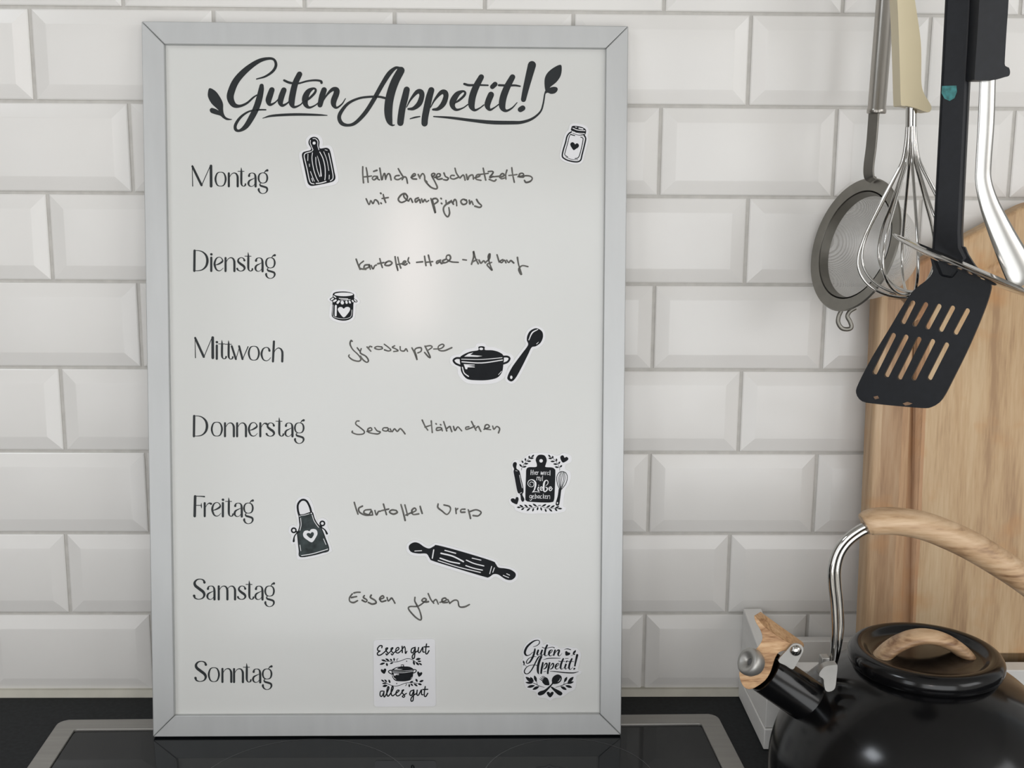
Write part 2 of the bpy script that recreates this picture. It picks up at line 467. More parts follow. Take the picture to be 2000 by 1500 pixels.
def ring(cx, cy, r, w, z):
    m_ = MB(); V = []; n = 96
    for i in range(n):
        a = 2 * math.pi * i / n
        V += [(cx + math.cos(a) * (r - w / 2), cy + math.sin(a) * (r - w / 2), z), (cx + math.cos(a) * (r + w / 2), cy + math.sin(a) * (r + w / 2), z)]
    m_.add(V, [(2 * i, 2 * i + 1, 2 * ((i + 1) % n) + 1, 2 * ((i + 1) % n)) for i in range(n)])
    return m_
ring(0.2378, -0.176, 0.0882, 0.0007, 0.0009).build('cooking_zone_ring', M['zone'], hob)
ring(0.4534, -0.159, 0.0711, 0.0007, 0.0009).build('cooking_zone_ring', M['zone'], hob)

# ================================================================== WHITEBOARD
BW, BH, BT, RW, REC = 0.4071, 0.61007, 0.012, 0.0188, 0.0045
YAWB, LEAN = 0.0041245, 0.117735
UX = Vector((math.cos(YAWB), math.sin(YAWB), 0))
NW = Vector((-math.sin(YAWB), math.cos(YAWB), 0))
UP = Vector((0, 0, math.cos(LEAN))) + NW * math.sin(LEAN)
NO = UX.cross(UP).normalized()                 # outward, towards the room
BO = Vector((0.299958, -0.085141, 0.0023)) - UX * BW / 2    # front bottom left corner
SO = BO - NO * REC                             # origin on the writing surface
board = thing('whiteboard', (0.299958, -0.085, 0.001), 'large white weekly meal planner board in a matt silver frame, leaning on the tiles', 'whiteboard')
FB = (BO - NO * BT, UX, UP)
def rail(pts):
    m_ = MB(); slab(m_, pts, [], FB, BT); return m_.build('frame_rail', M['alu'], board, bevel=0.0007)
g = 0.00012
rail([(g, 0), (BW - g, 0), (BW - RW - g, RW - g), (RW + g, RW - g)])
rail([(g, BH), (RW + g, BH - RW + g), (BW - RW - g, BH - RW + g), (BW - g, BH)])
rail([(0, g), (RW - g, RW + g), (RW - g, BH - RW - g), (0, BH - g)])
rail([(BW, g), (BW, BH - g), (BW - RW + g, BH - RW - g), (BW - RW + g, RW + g)])
m_ = MB(); slab(m_, [(RW - .004, RW - .004), (BW - RW + .004, RW - .004), (BW - RW + .004, BH - RW + .004), (RW - .004, BH - RW + .004)], [], (SO - NO * 0.004, UX, UP), 0.004)
m_.build('writing_surface', M['white'], board)

LAYER = [0]
class Ink:
    """flat print on a plane parallel to the writing surface, drawn in picture coordinates"""
    def __init__(s, h): s.h = h; s.mb = MB(); s.n = 0
    def put(s, V, Fc, mi=0, up=0.0):
        s.n += 1
        o = SO + NO * (s.h + up + (s.n % 14) * 0.000004)
        s.mb.add([on_plane(x, y, o, NO) for x, y in V], Fc, mi)
    def stroke(s, P, T=None, w=None, k=5, closed=False, mi=0, up=0.0):
        if T: P = [T(p) for p in P]
        V, Fc = ribbon2d(P, k, closed, w)
        if V: s.put(V, Fc, mi, up)
    def fill(s, P, T=None, smooth=True, mi=0, up=0.0):
        if T: P = [T(p) for p in P]
        V, Fc = fill2d(P, smooth); s.put(V, Fc, mi, up)
    def leaf(s, a, b, w, T=None, mi=0):
        dx, dy = b[0] - a[0], b[1] - a[1]; l = math.hypot(dx, dy); nx, ny = -dy / l, dx / l
        P = [a]
        for t, f in ((.25, .38), (.55, .5), (.8, .34)): P.append((a[0] + dx * t + nx * w * f, a[1] + dy * t + ny * w * f))
        P.append(b)
        for t, f in ((.8, .34), (.55, .5), (.25, .38)): P.append((a[0] + dx * t - nx * w * f, a[1] + dy * t - ny * w * f))
        s.fill(P, T, True, mi)
    def build(s, name, mats, parent, label=None):
        return s.mb.build(name, mats, parent, smooth=0, recalc=False, label=label)
def Z(x0, y0, s, wmul=1.0):
    """measurement taken in an enlarged crop -> picture coordinates"""
    def T(p): return (x0 + p[0] / s, y0 + p[1] / s) + ((p[2] * wmul / s,) if len(p) > 2 else ())
    return T

# ---- heading "Guten Appetit!"
GUTEN = [
 [(605,322,12),(690,297,20),(765,245,26),(795,185,28),(775,132,24),(715,122,28),(620,150,42),(500,235,58),(405,340,66),(355,455,70),(352,520,66),(385,575,50),(440,586,28),(510,558,22),(570,505,18),(608,478,12)],
 [(655,388,42),(650,430,54),(630,520,62),(600,610,62),(555,700,58),(500,785,48),(440,826,26),(402,815,30),(400,770,30),(440,705,26),(500,655,20),(560,630,16),(640,622,16),(695,622,14)],
 [(755,428,54),(735,485,60),(722,535,56),(738,572,30),(790,548,14),(840,490,10)],
 [(872,430,54),(850,490,58),(838,545,54),(858,580,30),(905,558,16),(940,520,12)],
 [(1025,275,54),(985,360,58),(960,460,62),(948,550,60),(972,595,28),(1030,575,14),(1060,545,12)],
 [(875,335,22),(930,358,24),(1010,365,18),(1100,342,18),(1180,334,20),(1232,342,22),(1240,358,26)],
 [(1075,545,10),(1120,512,22),(1170,462,24),(1183,428,22),(1160,414,22),(1110,445,50),(1080,510,62),(1085,570,46),(1120,600,24),(1175,580,14),(1225,540,12)],
 [(1265,428,54),(1245,490,58),(1225,575,50)],
 [(1235,570,10),(1290,480,18),(1345,425,36),(1385,428,54),(1385,465,58),(1360,530,58),(1360,575,46),(1388,602,22),(1440,565,14),(1474,512,8)]]
APPETIT = [   # measured 1800 further right than GUTEN's crop
 [(70,510,24),(0,495,22),(-100,496,22),(-200,512,22),(-300,560,28),(-368,640,36),(-388,700,38),(-362,755,38),(-300,773,28),(-230,750,34),(-140,660,40),(-60,540,42),(30,380,44),(100,270,46),(160,215,30),(200,212,22)],
 [(215,238,74),(160,340,80),(120,450,82),(97,560,82),(93,660,78),(105,735,58),(128,772,22),(152,771,10)],
 [(272,425,60),(255,500,66),(230,600,66),(215,700,66),(210,750,62)],
 [(270,598,8),(310,522,20),(370,450,40),(408,448,54),(420,485,50),(395,560,52),(340,608,36),(288,615,20)],
 [(512,430,60),(490,505,66),(465,620,66),(450,700,64),(446,755,62)],
 [(505,600,8),(545,525,20),(605,455,40),(643,453,54),(655,490,50),(630,562,52),(580,612,36),(528,620,20)],
 [(735,560,10),(780,532,22),(830,487,24),(843,456,22),(820,441,22),(765,470,50),(722,540,62),(722,590,46),(758,622,26),(820,605,14),(870,570,12)],
 [(1000,302,54),(950,395,64),(915,490,68),(905,580,62),(935,625,28),(985,605,14),(1025,575,12)],
 [(835,370,24),(880,382,24),(960,380,20),(1065,383,16)],
 [(1095,475,60),(1070,535,60),(1060,585,54),(1085,622,26),(1130,600,14),(1170,570,12)],
 [(1108,398,46),(1135,372,48)],
 [(1305,302,54),(1255,395,64),(1215,500,68),(1205,590,62),(1240,632,28),(1300,605,16),(1350,552,8)],
 [(1172,382,22),(1260,385,22),(1330,384,20),(1378,392,16)],
 [(1495,185,80),(1465,300,70),(1430,440,58),(1412,522,50)],
 [(1382,620,52),(1404,606,54)]]
TA, TB = Z(380, 90, 5), Z(740, 90, 5)
ink = Ink(0.00015)
for s_ in GUTEN: ink.stroke(s_, TA)
for s_ in APPETIT: ink.stroke(s_, TB)
ink.stroke([(665,705,6),(760,680,22),(980,668,26),(1200,672,20),(1295,677,8)], TA)
ink.fill([(148,410),(131,450),(133,500),(165,560),(212,605),(235,628),(200,612),(165,604),(148,622),(160,650),(205,667),(250,680),(278,703),(312,722),(350,722),(368,714),(338,708),(305,692),(286,660),(279,620),(277,560),(250,500),(205,440)], TA)
ink.stroke([(305,710,10),(350,697,16),(400,688,12)], TB)
ink.stroke([(535,688,12),(700,700,24),(900,725,30),(1100,745,38),(1300,748,36),(1400,743,30),(1500,708,24),(1578,640,18),(1605,560,16),(1618,480,14),(1628,440,12)], TB)
ink.fill([(1630,440),(1617,340),(1640,270),(1700,215),(1772,182),(1786,220),(1775,290),(1735,350),(1680,395)], TB)
ink.fill([(1625,465),(1648,420),(1700,398),(1740,405),(1745,432),(1720,460),(1680,467),(1648,455)], TB)
ink.build('heading_lettering', M['vinyl'], board, label='black Guten Appetit heading lettering with leaf sprigs')

# ---- weekday names (thick-and-thin lettering), glyphs in picture pixels, baseline at 0
ARCH = lambda x: [[(x, -18, 1.0), (x + 3.5, -23.5, 1.2), (x + 8, -26, 1.6), (x + 12.5, -24.8, 2.6), (x + 15.3, -20, 3.8), (x + 15.8, -14, 4.0), (x + 15.8, 0, 4.0)]]
G = {
 'M': [[(1.2, -40.6, .9), (2.3, 0, 1.7)], [(1.5, -40, 2.0), (3, -36, 4.0), (19.5, -2, 4.2)], [(20, -2, 1.4), (37, -40.3, 1.3)], [(38, -39.6, 4.8), (38.3, 0, 5)]],
 'D': [[(2.4, -39.5, 4.2), (1.9, 0, 4.2)], [(2, -39.6, 1.2), (10, -39.5, 1.4), (18, -37, 2.2), (25, -30, 3.8), (27.5, -20, 4.6), (25, -9.5, 3.8), (18, -2.5, 2.2), (10, -.4, 1.4), (2, -.3, 1.2)]],
 'F': [[(2.4, -38.5, 4.8), (1.5, 0, 4.8)], [(2, -39, 1.4), (14, -38.6, 1.8), (20.5, -38, 2.6)], [(2, -21, 1.2), (13, -21, 1.4)], [(14.5, -25, .8), (14.5, -20, 2.2), (15, -15.5, .8)]],
 'S': [[(22, -33, 4.6), (20, -37.3, 2.8), (14, -39.5, 1.6), (7, -38, 2.6), (2.8, -32.5, 4.2), (4.5, -26.5, 5.0), (12, -20.5, 5.2), (19.5, -14.5, 5.0), (21.8, -8.5, 4.2), (18.5, -2.5, 2.4), (11, -.2, 1.4), (4, -2.2, 2.6), (1.8, -7, 4.6)]],
 'o': [[(11.8, -27.5, 1.2), (5, -24.8, 2.4), (1.8, -14, 3.5), (5, -3, 2.4), (11.8, -.2, 1.2), (18.6, -3, 2.4), (21.8, -14, 3.5), (18.6, -24.8, 2.4)]],
 'n': [[(1.9, -25.5, 3.8), (1.9, 0, 3.9)]] + ARCH(3.4),
 'm': [[(1.9, -25.5, 3.8), (1.9, 0, 3.9)]] + ARCH(3.0) + ARCH(18.0),
 'h': [[(3.4, -39, 4.0), (1.5, 0, 3.9)]] + [[(3.2, -16, 1.0), (6, -22, 1.2), (11, -26, 1.6), (16, -25, 2.6), (19.3, -20, 3.8), (20, -14, 4.0), (19.6, 0, 4.0)]],
 't': [[(6.6, -36.5, .8), (7, -31, 2.8), (7, -26, 3.8), (6.9, -8, 3.8), (8, -2.5, 2.6), (11, -.2, 1.4), (14.3, -1.8, 2.6), (15, -4.4, 3.0)], [(0.3, -29.4, 1.3), (12.4, -29.3, 1.3)]],
 'a': [[(3.4, -20.5, 4.2), (4.6, -24.4, 2.4), (9, -26.2, 1.2), (14, -24.4, 2.4), (16, -18, 3.9), (16.2, 0, 4.1)], [(15.5, -17, .8), (10, -14.2, 1.6), (4.2, -11, 3.0), (2.2, -6, 3.7), (4, -1.4, 2.4), (8.5, .2, 1.2), (13, -2.5, 1.0), (15.6, -8, .9)]],
 'g': [[(10.5, -26.6, 1.2), (4.2, -24, 2.4), (1.9, -16.6, 3.3), (4.2, -9, 2.4), (10.5, -6.6, 1.2), (16.8, -9, 2.4), (19, -16.6, 3.3), (16.8, -24, 2.4)],
       [(12.8, -26.2, 1.0), (15.5, -30, 2.2), (19, -31.4, 4.4)],
       [(7, -7, 1.0), (4.6, -4.4, 2.0), (6.2, -1.4, 3.4), (12, .4, 3.6), (17.6, 2.6, 3.6), (18.9, 7, 3.2), (16, 12, 1.8), (10, 14, 1.2), (4.6, 11.6, 2.4), (2.2, 7, 3.6), (2.4, 5, 3.4)]],
 'i': [[(2, -26, 4.0), (2, 0, 4.0)], [(2, -32.6, 4.4), (2.4, -32.4, 4.4)]],
 'e': [[(3.5, -11.4, 1.0), (10, -13.6, 2.6), (16.6, -17.8, 3.4), (17.6, -21.5, 2.2), (14.5, -25.8, 1.4), (10, -26.8, 1.4), (5, -23.5, 2.6), (2, -14, 3.8), (4.8, -4, 3.0), (9.6, -.4, 1.8), (14.5, -1.4, 1.2), (19, -6, .8)]],
 's': [[(15.4, -21, 4.0), (13.6, -24.6, 2.0), (9, -26.4, 1.3), (4.2, -23.8, 2.6), (3.2, -18.8, 3.6), (8, -14, 4.4), (13.6, -10, 4.4), (15.8, -5.6, 3.6), (13, -1.4, 2.2), (7.6, -.1, 1.3), (2.8, -2.2, 2.6), (1.2, -4.8, 3.6)]],
 'r': [[(1.9, -25.5, 3.9), (1.9, 0, 3.9)], [(3.4, -17, .8), (6.4, -22.4, 1.2), (10.6, -25.4, 2.2), (14.2, -24.2, 4.0)]],
 'w': [[(1.6, -26, 3.6), (9.6, -1, 3.8)], [(10, -1, 1.2), (17.2, -26, 1.2)], [(16, -26, 3.6), (22.6, -1, 3.8)], [(23, -1, 1.2), (33.5, -25, 2.0)]],
 'c': [[(17.6, -20, 4.2), (15.8, -24.6, 2.4), (11, -26.4, 1.3), (5, -23, 2.6), (2, -13.4, 3.7), (5, -3.4, 2.6), (11, -.2, 1.4), (16.4, -2.2, 1.2), (20, -6.5, .9)]],
}
def word(txt, xs, x0, y0, x1, y1, first=1.0):
    k = Ink(0.00015)
    for i, (ch, x) in enumerate(zip(txt, xs)):
        fx = first if i == 0 else 1.0
        yb = y0 + (y1 - y0) * (x - x0) / (x1 - x0)
        for st in G[ch]:
            closed = ch == 'o' or (ch == 'g' and len(st) == 8)
            k.stroke([(x + q[0] * fx, yb + q[1], q[2] * 1.08) for q in st], closed=closed, k=5)
    k.build('weekday_lettering', M['vinyl'], board, label='printed weekday name ' + txt)
word('Montag', (374, 419, 445, 464.4, 483, 503), 374, 363.6, 520, 364.2)
word('Dienstag', (377.6, 410.6, 417, 438.6, 462, 478, 496.6, 517.6), 377, 529, 535, 530)
word('Mittwoch', (379.6, 421.4, 426.6, 439.6, 451, 484, 508.7, 531.6), 380, 698.9, 554, 707, 0.94)
word('Donnerstag', (376.8, 411.7, 437.5, 461.2, 484, 506.5, 519.5, 538.5, 555, 574), 377, 852, 590, 852.3)
word('Freitag', (378.7, 397.9, 412.5, 433.3, 440, 456, 474.7), 379, 1008, 495, 1009.2)
word('Samstag', (377.3, 402.7, 425.3, 463.5, 480, 496.5, 516), 377, 1170.6, 535, 1171)
word('Sonntag', (380, 405.9, 432.5, 455.2, 475, 492, 511.2), 380, 1331.2, 530, 1333.2)

# ---- marker handwriting
def hand(label, x0, y0, s, w, strokes, dots=()):
    k = Ink(0.00012); T = Z(x0, y0, s)
    for st in strokes: k.stroke([(p[0], p[1], w * (0.85 + 0.3 * random.random())) for p in st], T)
    for d in dots: k.stroke([(d[0] - 2, d[1] - 2, w * 1.1), (d[0] + 3, d[1] + 3, w * 1.1)], T)
    k.build('handwritten_entry', M['marker'], board, label=label)
Q = 2000 / 380
hand('grey handwriting Hähnchengeschnetzeltes mit Champignons beside Montag', 680, 300, Q, 17, [
 [(150,135),(150,210),(158,300)], [(185,145),(195,200),(205,295)], [(155,240),(200,236),(240,230)],
 [(300,235),(265,233),(248,255),(268,270),(300,245),(305,262),(322,270)], [(262,183),(295,172)],
 [(325,150),(335,210),(347,270),(360,225),(375,205),(385,265)], [(385,265),(400,220),(418,205),(432,225),(442,272)],
 [(525,225),(490,230),(478,255),(510,268),(550,250),(572,245)], [(515,155),(540,200),(570,245)], [(555,268),(575,240),(598,250),(610,305)],
 [(648,245),(690,222),(680,205),(655,230),(660,258),(702,262)], [(720,215),(738,255)], [(738,240),(765,205),(785,230),(788,272),(800,295)],
 [(788,270),(812,292)], [(800,295),(850,345),(900,363),(916,345),(892,290),(868,245),(858,215),(880,203),(892,215),(866,240)],
 [(890,245),(940,235),(945,212),(920,208),(905,240),(925,264),(965,258)], [(985,200),(1000,235),(1030,252),(1015,272),(980,268)],
 [(1090,225),(1060,225),(1052,250),(1085,262),(1130,245)], [(1098,150),(1112,200),(1142,245)], [(1150,250),(1180,220),(1193,235),(1202,272)],
 [(1215,215),(1228,268),(1245,232),(1280,220),(1288,262)], [(1300,250),(1350,232),(1345,215),(1318,225),(1315,262),(1365,275)],
 [(1388,150),(1400,210),(1414,272)], [(1350,215),(1440,203)], [(1440,185),(1478,182),(1490,197),(1455,245),(1490,235)], [(1450,265),(1500,283),(1520,268)], [(1475,240),(1560,232)],
 [(1558,245),(1605,225),(1585,205),(1560,232),(1575,258),(1610,250)], [(1632,170),(1620,215),(1622,262)],
 [(1682,145),(1690,210),(1708,295)], [(1652,225),(1700,220),(1735,215)], [(1745,238),(1800,225),(1795,203),(1765,208),(1758,238),(1800,243)],
 [(1800,243),(1820,228),(1870,232),(1893,255),(1872,285),(1828,296),(1812,275)],
 [(185,465),(215,525),(232,482),(255,515),(275,475),(302,490),(316,520)], [(360,420),(370,460),(386,502)], [(348,462),(412,452)],
 [(612,440),(585,410),(545,425),(515,470),(545,502),(595,482),(608,445),(582,412),(572,440),(600,475),(622,487)], [(620,487),(642,460),(662,500)],
 [(720,455),(690,470),(695,500),(732,472),(742,506)], [(755,465),(768,500),(788,470),(804,496),(828,482)],
 [(850,462),(872,540),(896,612),(888,560),(872,500),(868,470),(905,462),(922,490),(885,520)],
 [(1005,482),(1012,520),(1045,505),(1062,482)], [(1060,485),(1010,520),(980,560),(990,615),(1022,650),(1042,615),(1035,555)],
 [(1062,492),(1082,520)], [(1075,510),(1095,472),(1112,490),(1116,536)], [(1215,478),(1180,470),(1158,492),(1178,522),(1212,515),(1220,490),(1195,472)],
 [(1245,480),(1250,520),(1268,488),(1285,525)], [(1320,472),(1340,505),(1371,535),(1350,553),(1302,540)]],
 dots=[(335,408),(338,510),(955,462),(960,512)])
hand('grey handwriting Kartoffel-Hack-Auflauf beside Dienstag', 680, 300, Q, 17, [
 [(82,1085),(105,1150),(122,1190)], [(158,1105),(118,1140),(122,1180),(182,1190)], [(218,1142),(172,1148),(165,1182),(212,1168),(216,1145),(228,1188)],
 [(236,1150),(255,1186),(272,1155),(290,1145)], [(325,1080),(338,1130),(352,1172)], [(305,1132),(368,1120)],
 [(392,1115),(378,1145),(420,1150),(452,1125),(422,1105),(385,1122)], [(482,1060),(494,1140),(512,1207),(502,1160)], [(510,1065),(522,1120),(541,1176)], [(498,1142),(560,1130)],
 [(560,1138),(594,1112),(575,1105),(560,1132),(585,1145),(605,1132)], [(622,1070),(615,1102),(632,1128)], [(703,1118),(765,1112)],
 [(785,1055),(793,1110),(800,1150)], [(825,1045),(838,1100),(852,1150)], [(795,1118),(868,1110)],
 [(950,1095),(912,1108),(912,1130),(945,1112),(958,1130),(985,1118)], [(1000,1088),(972,1102),(980,1125),(1020,1112),(1052,1078),(1042,1045),(1014,1050),(1012,1085),(1060,1112),(1132,1118)],
 [(1178,1090),(1216,1095)], [(1268,1137),(1290,1060),(1288,1003),(1308,1075),(1337,1132)], [(1280,1112),(1325,1090)], [(1345,1095),(1365,1126),(1392,1102),(1410,1122)],
 [(1410,1120),(1452,1080),(1456,1030),(1440,1065),(1458,1140),(1480,1200),(1450,1170),(1428,1140),(1475,1118)], [(1530,1040),(1542,1080),(1552,1116)],
 [(1590,1090),(1562,1106),(1578,1122),(1606,1096),(1622,1122)], [(1630,1096),(1650,1120),(1672,1100),(1702,1124)], [(1740,1068),(1752,1140),(1782,1238),(1766,1230),(1755,1185),(1790,1152),(1848,1162)]])
Q2 = 2000 / 340
hand('grey handwriting Gyrossuppe beside Mittwoch', 660, 640, Q2, 17, [
 [(165,157),(150,148),(140,190),(170,250),(232,310),(264,360),(238,386),(170,370),(125,332),(130,313)], [(222,232),(248,266)], [(268,240),(258,290),(320,328),(350,375),(332,398),(292,372),(258,325)],
 [(335,222),(378,270)], [(350,240),(365,215),(388,220)], [(505,222),(450,216),(422,235),(465,250),(512,240),(500,220)], [(532,190),(575,222),(608,255),(580,268),(535,255)],
 [(652,208),(625,225),(660,242),(692,265),(640,274)], [(715,218),(720,260),(760,268),(782,242),(800,272)],
 [(850,232),(880,290),(909,372),(900,320),(882,262),(905,235),(955,232),(955,270),(918,290)],
 [(1000,212),(1040,290),(1062,342),(1040,335),(996,285)], [(1005,215),(1062,207),(1082,225),(1040,256)],
 [(1100,245),(1180,240),(1218,208),(1198,190),(1155,215),(1160,258),(1222,265),(1308,230)]])
hand('grey handwriting Sesam Hähnchen beside Donnerstag', 660, 640, Q2, 17, [
 [(242,1072),(215,1075),(205,1108),(255,1148),(302,1190),(290,1220),(222,1226),(165,1205),(166,1190)], [(335,1192),(388,1178),(378,1150),(345,1165),(350,1200),(395,1215)],
 [(422,1148),(450,1185),(487,1198),(460,1221),(395,1215)], [(570,1150),(525,1152),(515,1178),(560,1188),(582,1158),(578,1185),(605,1195)], [(600,1162),(622,1196),(650,1162),(682,1192),(715,1160),(745,1185),(771,1220)],
 [(968,1062),(1000,1130),(1032,1177)], [(1072,1072),(1078,1140),(1084,1204)], [(1000,1142),(1065,1122)], [(1180,1147),(1138,1152),(1135,1180),(1185,1170),(1188,1150),(1200,1186)],
 [(1215,1080),(1235,1140),(1250,1186)], [(1248,1160),(1285,1135),(1296,1160),(1308,1194)], [(1328,1135),(1345,1182),(1375,1140),(1400,1160),(1422,1186)],
 [(1505,1138),(1470,1145),(1475,1168),(1530,1152),(1572,1130)], [(1535,1078),(1560,1130),(1586,1178)], [(1580,1160),(1612,1135),(1628,1165),(1642,1192)],
 [(1678,1168),(1738,1142),(1725,1115),(1695,1122),(1692,1160),(1755,1172)], [(1778,1130),(1792,1168),(1825,1135),(1858,1160),(1845,1208)]], dots=[(1128,1105),(1180,1115)])
hand('grey handwriting Kartoffel Wrap beside Freitag', 660, 960, Q, 17, [
 [(168,112),(188,180),(206,232)], [(252,150),(215,172),(222,212),(280,242),(352,242)], [(340,185),(280,192),(268,220),(318,237),(345,198),(358,242)],
 [(380,195),(396,242),(415,208),(437,202)], [(468,130),(485,190),(499,237)], [(448,197),(522,180)], [(600,195),(555,190),(530,212),(570,232),(610,215),(595,192)],
 [(648,135),(670,210),(691,297)], [(688,138),(702,190),(716,246)], [(700,242),(760,215)], [(752,222),(802,195),(788,170),(760,195),(772,235),(830,230)], [(845,152),(855,190),(866,225)],
 [(1030,128),(1028,165),(1070,200),(1120,236),(1155,195),(1148,155),(1090,138)], [(1210,172),(1216,227)], [(1212,195),(1232,175)], [(1305,182),(1268,185),(1265,212),(1305,212)],
 [(1340,188),(1355,240),(1363,277)], [(1350,208),(1420,188),(1472,213),(1442,250),(1390,247)]])
hand('grey handwriting Essen gehen beside Samstag', 660, 960, Q, 17, [
 [(165,1043),(195,1036),(228,1036)], [(148,1052),(120,1090),(122,1128),(160,1142),(202,1122)], [(138,1090),(192,1080)], [(272,1070),(262,1090),(298,1115),(285,1135),(250,1118)],
 [(342,1065),(335,1090),(380,1118),(392,1145),(352,1157),(312,1140)], [(428,1108),(472,1092),(458,1072),(430,1098),(448,1132),(492,1122)], [(505,1090),(518,1126),(550,1096),(568,1115),(586,1148)],
 [(792,1088),(790,1125),(808,1162)], [(808,1162),(840,1225),(858,1300),(842,1320),(790,1285),(728,1212),(740,1183),(820,1180),(880,1142),(908,1112),(885,1098),(862,1122),(900,1136),(930,1132)],
 [(928,1050),(955,1110),(985,1148)], [(978,1135),(1008,1110),(1032,1157)], [(1048,1140),(1112,1118),(1102,1095),(1072,1108),(1078,1140),(1125,1140)],
 [(1130,1112),(1150,1150)], [(1150,1148),(1195,1118),(1232,1125),(1248,1182),(1300,1186),(1352,1162)]])

# ================================================================== MAGNETS ON THE BOARD
TH = 0.0006
def magnet(label, T, outline, smooth=True, k=4):
    """die-cut backing with a printed face; returns the ink layer to draw on"""
    Q_ = [T(p)[:2] for p in outline]
    Q_ = catmull(Q_, k, True) if smooth else Q_
    c = on_plane(sum(p[0] for p in Q_) / len(Q_), sum(p[1] for p in Q_) / len(Q_), SO, NO)
    t = thing('magnet', c, label, 'magnet', 'magnets on the whiteboard')
    loop = [on_plane(x, y, SO, NO) for x, y in Q_]
    fr = (SO + NO * 0.00002, UX, UP)
    pts = [((p - SO).dot(UX), (p - SO).dot(UP)) for p in loop]
    if area2(pts) < 0: pts.reverse()
    m_ = MB(); slab(m_, pts, [], fr, TH)
    m_.build('backing', M['magwhite'], t)
    return t, Ink(TH + 0.00010)
MATS = None
def done(t, ink_, label=None, name='print'):
    ink_.build(name, [M['magblack'], M['magwhite'], M['maggrey']], t, label=label)
DET = 0.00008
def heart(k, P, T, mi=0, up=0.0): k.fill(P, T, True, mi, up)
def circle(cx, cy, rx, ry=None, n=14):
    ry = ry or rx
    return [(cx + rx * math.cos(2 * math.pi * i / n), cy + ry * math.sin(2 * math.pi * i / n)) for i in range(n)]

# chopping board
T = Z(550, 250, 1731 / 150)
t, k = magnet('black chopping board magnet with grain lines, between Montag and the heading', T,
 [(735,140),(640,160),(560,240),(548,320),(570,400),(598,455),(540,488),(450,520),(400,580),(403,680),(440,850),(520,1200),(560,1320),(640,1370),(760,1360),(1000,1320),(1180,1285),(1260,1230),(1288,1140),(1250,920),(1180,560),(1130,430),(1060,390),(930,402),(935,330),(920,250),(870,180),(800,148)])
k.fill([(735,198),(650,225),(607,300),(615,370),(655,440),(655,495),(560,522),(490,545),(458,600),(475,720),(520,930),(570,1170),(600,1260),(660,1303),(760,1297),(930,1265),(1120,1220),(1190,1180),(1215,1110),(1190,980),(1140,720),(1095,520),(1060,465),(1000,445),(875,462),(848,420),(855,340),(850,290),(810,225)], T)
for w, st in [(16,[(650,275),(645,340),(680,430),(705,490),(680,525)]),(16,[(705,240),(760,240),(815,300),(815,400),(840,490)]),(20,[(660,535),(540,570),(510,620),(520,700),(580,950),(620,1150),(660,1240),(730,1260)]),(15,[(595,590),(590,735)]),(13,[(625,810),(630,870)]),(14,[(650,980),(700,1110),(740,1200)]),(16,[(680,1130),(700,1200)]),(17,[(695,560),(685,700),(720,920),(780,1110),(830,1205)]),(15,[(770,660),(775,800),(810,960),(860,1095)]),(19,[(860,540),(930,680),(975,860),(985,1050),(975,1170)]),(13,[(950,535),(1020,720),(1065,960)]),(19,[(1060,570),(1100,750),(1140,950),(1160,1080),(1150,1150),(1100,1190)]),(15,[(1075,1060),(1070,1150)]),(24,[(780,1250),(880,1240),(1000,1205)]),(13,[(980,490),(1030,505)])]:
    k.stroke(st and [(a, b, w) for a, b in st], T, mi=1, up=DET)
k.stroke([(805,630,8),(850,780,16),(880,950,20),(890,1080,32)], T, mi=1, up=DET)
k.fill(circle(733, 340, 34), T, mi=1, up=DET)
done(t, k)

# tall jar with lid
T = Z(1060, 220, 12.5)
t, k = magnet('outlined storage jar magnet with a black heart, top right of the board', T,
 [(740,265),(660,310),(625,420),(560,490),(510,620),(440,900),(415,1050),(440,1140),(560,1215),(740,1262),(880,1262),(970,1210),(1010,1080),(1080,800),(1115,660),(1100,560),(1125,470),(1110,390),(1040,320),(900,275)])
k.stroke([(a, b, 34) for a, b in [(700,470),(640,510),(590,590),(560,720),(500,920),(478,1040),(500,1100),(600,1160),(740,1195),(860,1198),(930,1150),(960,1030),(1010,830),(1047,660),(1040,600),(1005,545)]], T)
for w, st in [(18,[(690,520),(650,580),(610,740),(550,960),(540,1030),(610,1080)]),(24,[(780,560),(700,540)]),(13,[(560,1080),(700,1140),(860,1150)]),(20,[(930,600),(985,630),(970,750),(930,930),(890,1060),(850,1110),(790,1120)]),(13,[(730,500),(850,545),(980,565)])]:
    k.stroke([(a, b, w) for a, b in st], T)
k.fill([(720,330),(800,322),(950,350),(1040,400),(1060,450),(1045,520),(1000,545),(850,510),(740,455),(690,430),(700,370)], T)
for w, st in [(16,[(795,350),(830,358)]),(30,[(885,378),(980,400)]),(20,[(735,378),(850,425),(1030,440)]),(20,[(760,470),(830,500),(1020,512)])]:
    k.stroke([(a, b, w) for a, b in st], T, mi=1, up=DET)
heart(k, [(755,915),(700,845),(672,780),(690,735),(735,722),(775,750),(790,775),(820,752),(860,755),(885,800),(865,850),(810,885)], T)
done(t, k)

